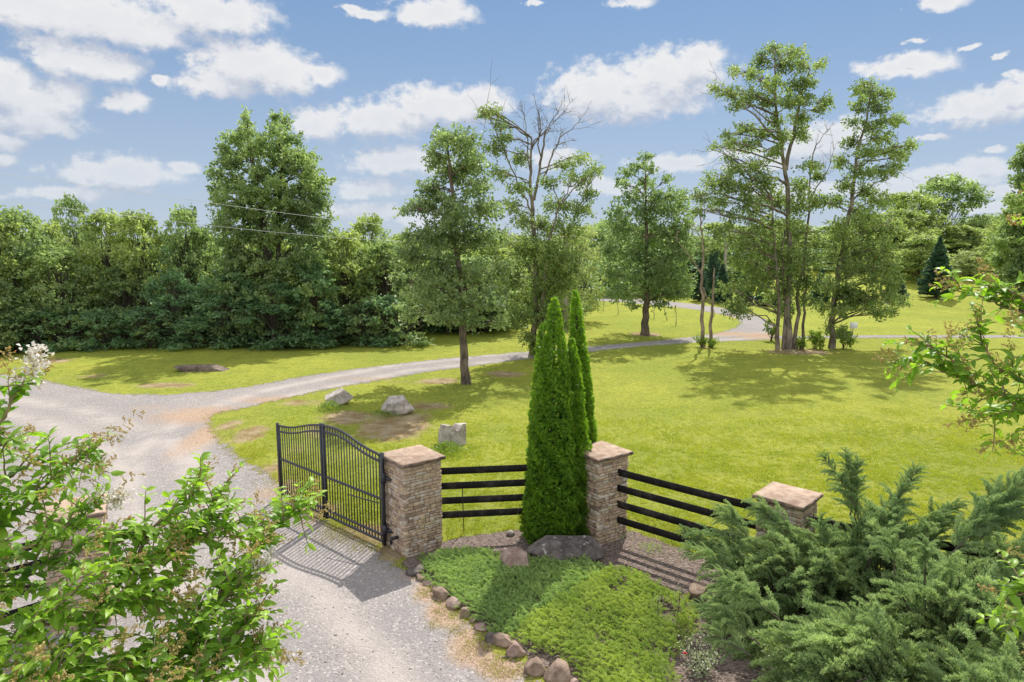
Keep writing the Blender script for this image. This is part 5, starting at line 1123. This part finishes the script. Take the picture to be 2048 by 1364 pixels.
def crape(name, rootpos, label, branches, leafL, seed):
    r_ = np.random.default_rng(seed); b0 = np.array(rootpos, float); b0[2] = float(hz(b0[0], b0[1])); root = empty(name, b0, label, 'crape myrtle'); lb = MB(); fm = MB(); sm = MB(); wm = MB()
    hub = b0 + np.array([0, .0, 2.2]); tops_ = []
    for k in range(4):
        tp = hub + np.array([math.cos(k * 1.7) * .4, math.sin(k * 1.7) * .25, 1.3 + .25 * k]); tube(lb, wiggle([b0 + np.array([math.cos(k * 1.6) * .12, math.sin(k * 1.6) * .12, -.05]), hub + (tp - hub) * .3, tp], 4, .02), np.linspace(.045, .028, 9), 7); tops_.append(tp)
    LB, LD, LN, LT, LL = [], [], [], [], []
    for br in branches:
        pts, dens = br[0], br[1]; kind = br[2] if len(br) > 2 else 'seed'
        w_ = np.array([at(*p) for p in pts]); w2 = wiggle(w_, 7, .03)
        if len(br) < 4: st_ = min(tops_, key=lambda q: np.linalg.norm(q - w2[0])); tube(lb, curve(st_, w2[0], .03, 5), np.linspace(.024, .012, 5), 6)
        tube(lb, w2, np.linspace(.0095, .0025, len(w2)), 6)
        tl = np.concatenate([[0], np.cumsum(np.linalg.norm(np.diff(w2, axis=0), axis=1))]); tot = tl[-1]
        def leafy(q, dirr, step, ln_scale=1.):
            LQ = np.linalg.norm(q[-1] - q[0]); m_ = max(2, int(LQ / step))
            for i in range(m_ + 1):
                s_ = i / m_; idx = s_ * (len(q) - 1); i0 = min(int(idx), len(q) - 2); p = q[i0] + (q[i0 + 1] - q[i0]) * (idx - i0); dr = q[i0 + 1] - q[i0]; dr = dr / (np.linalg.norm(dr) + 1e-9)
                sd3 = np.cross(dr, (0, 0, 1)); sd3 /= np.linalg.norm(sd3) + 1e-9
                for sg in (-1, 1):
                    if r_.random() < .1: continue
                    d = sd3 * sg * .8 + dr * .55 + np.array([0, 0, .12]) + r_.normal(size=3) * .28; nv = np.array([0, 0, 1.]) + r_.normal(size=3) * .45
                    LB.append(p); LD.append(d); LN.append(nv); LT.append(np.clip(.25 + .5 * s_ + r_.uniform(-.3, .3), 0, 1)); LL.append(leafL * r_.uniform(.6, 1.15) * ln_scale * (1 - .25 * s_))
        def panicle(p, d, kd):
            L = r_.uniform(.10, .17); m_ = 12
            for i in range(m_):
                s_ = i / m_; q = p + d * L * s_; e_ = q + nrm_((d * .5 + r_.normal(size=3) * .8)[None])[0] * L * .38 * (1 - s_ * .6); tube(sm, [q, e_], [.0018, .0010], 3, cap=False)
                k = 5 if kd == 'seed' else 3; k = k + 3; c = q + (e_ - q) * r_.uniform(.35, 1.05, (k, 1)) + r_.normal(size=(k, 3)) * .0035
                v, f, r = quads(c, r_.normal(size=(k, 3)), r_.normal(size=(k, 3)), .010, .008, .3, r_.random(k)); sm.add(v, f, r)
                if kd == 'bloom' or kd == 'white': k = 16; c = e_ + r_.normal(size=(k, 3)) * .016; v, f, r = quads(c, r_.normal(size=(k, 3)), r_.normal(size=(k, 3)), .019, .014, .4, r_.random(k)); wm.add(v, f, r)
        leafy(w2, None, .05)
        nt = int(tot * dens)
        for k in range(nt):
            s_ = (k + r_.random()) / nt; i0 = min(len(w2) - 2, int(s_ * (len(w2) - 1))); p = w2[i0]; dr = w2[i0 + 1] - w2[i0]; dr /= np.linalg.norm(dr)
            d = nrm_((dr * .75 + r_.normal(size=3) * .58 + np.array([0, 0, .0]))[None])[0]; L = r_.uniform(.12, .3) * (1.05 - .45 * s_) * (.5 if kind == 'bloom' else 1.)
            q = curve(p, p + d * L, .06, 5, .02); tube(lb, q, np.linspace(.004, .0016, 5), 4, cap=False); leafy(q, d, .034)
            if r_.random() < .24: panicle(q[-1], d, 'white' if (kind == 'white' and r_.random() < .05) else 'seed')
        e_ = w2[-1] - w2[-2]; panicle(w2[-1], e_ / np.linalg.norm(e_), kind)
    real_leaves(fm, np.array(LB), np.array(LD), np.array(LN), np.array(LL), np.array(LT))
    lb.build("branches", B_crape, root, b0, True); fm.build("leaves", L_crape, root, b0, True); sm.build("seed_pods", L_seed, root, b0)
    if wm.n: wm.build("blossoms", L_flower, root, b0)
    return root
BL = [
 ([(-140,1250,2.5),(-40,1150,2.6),(70,1090,2.7),(150,1040,2.8),(200,1010,2.8)], 13, 'white'),
 ([(-140,1440,2.2),(-40,1330,2.3),(60,1260,2.4),(150,1180,2.5),(230,1130,2.6)], 13),
 ([(60,1480,2.5),(180,1260,2.65),(280,1180,2.7),(350,1160,2.8)], 13),
 ([(300,1480,2.5),(420,1350,2.6),(480,1260,2.7),(520,1220,2.8)], 13),
 ([(-100,1500,2.1),(20,1420,2.2),(120,1370,2.3),(200,1340,2.4)], 13),
 ([(253,1155,2.85),(300,1060,2.9),(370,1010,3.0),(400,975,3.0)], 13, 'seed', 0),
 ([(60,1480,2.5),(130,1290,2.7),(253,1155,2.85),(330,1100,2.95),(400,1050,3.0),(440,985,3.1)], 17),
 ([(253,1155,2.85),(350,1110,3.0),(430,1060,3.0),(500,1040,3.1)], 16, 'seed', 0),
 ([(250,1480,2.6),(340,1330,2.7),(420,1210,2.9),(500,1120,3.0),(560,1050,3.1),(610,1008,3.15)], 14),
 ([(40,1450,2.4),(150,1350,2.5),(280,1310,2.6),(400,1290,2.75),(500,1290,2.8),(545,1300,2.9)], 14),
 ([(200,1480,2.5),(300,1360,2.6),(380,1260,2.7),(450,1200,2.8),(500,1150,2.9)], 13, 'white'),
 ([(-120,1300,2.4),(-20,1200,2.6),(80,1130,2.7),(190,1080,2.8),(290,1060,2.9)], 15),
 ([(-120,1180,2.3),(-20,1070,2.5),(60,1000,2.6),(110,950,2.7)], 15),
 ([(-120,1080,2.5),(-30,980,2.6),(60,925,2.7),(140,925,2.8),(190,890,2.8)], 10),
 ([(-120,960,2.4),(-40,900,2.5),(5,840,2.5),(30,790,2.5),(50,756,2.5)], 8, 'bloom'),
 ([(-100,1360,2.3),(0,1290,2.4),(110,1240,2.5),(220,1210,2.6),(320,1190,2.7)], 12),
 ([(-60,1420,2.2),(60,1350,2.3),(170,1330,2.4),(260,1350,2.5)], 15),
 ([(-130,1010,2.2),(-60,930,2.3),(0,890,2.4),(30,870,2.4)], 7, 'seed'),
 ([(300,1480,2.4),(400,1380,2.5),(480,1340,2.6),(530,1320,2.7)], 13),
 ([(100,1500,2.2),(200,1420,2.3),(290,1390,2.4),(360,1340,2.5)], 13)]
crape("crape_myrtle", (-2.3, 1.9, 0), "crape myrtle with bright leaves and white blossoms filling the lower left foreground", [(b[0], b[1] * 2.35) + tuple(b[2:]) for b in BL], .074, 5)
BR = [
 ([(2260,900,3.1),(2130,860,3.2),(2048,815,3.3),(1950,770,3.4),(1870,735,3.5),(1800,712,3.5)], 17),
 ([(1950,770,3.4),(1900,715,3.4),(1850,690,3.4)], 14, 'seed', 0),
 ([(2200,880,3.1),(2080,790,3.2),(2000,740,3.3),(1965,690,3.4),(1958,650,3.4)], 12),
 ([(2048,815,3.3),(2000,830,3.4),(1960,835,3.4)], 14, 'seed', 0), ([(2230,920,3.),(2120,850,3.1),(2050,800,3.1),(2000,790,3.2)], 14),
 ([(2200,720,3.3),(2100,650,3.4),(2030,620,3.5),(1970,600,3.6),(1915,575,3.6)], 11),
 ([(2200,690,3.3),(2090,630,3.4),(2040,590,3.5),(2000,570,3.5)], 9),
 ([(2240,560,3.0),(2150,500,3.0),(2090,440,3.1),(2058,385,3.1)], 9),
 ([(2260,1020,3.0),(2150,960,3.1),(2080,925,3.2),(2030,905,3.3)], 8),
 ([(2280,1240,2.8),(2160,1200,2.9),(2080,1190,3.0),(2010,1185,3.1)], 14),
 ([(2280,1300,2.8),(2160,1260,2.9),(2070,1235,3.0),(2030,1225,3.1)], 12),
 ([(2240,800,3.),(2130,740,3.1),(2075,690,3.2),(2045,660,3.2)], 9)]
crape("crape_myrtle", (3.5, 2.6, 0), "crape myrtle whose leafy twigs reach in from the right edge", [(b[0], b[1] * 1.6) + tuple(b[2:]) for b in BR], .078, 9)
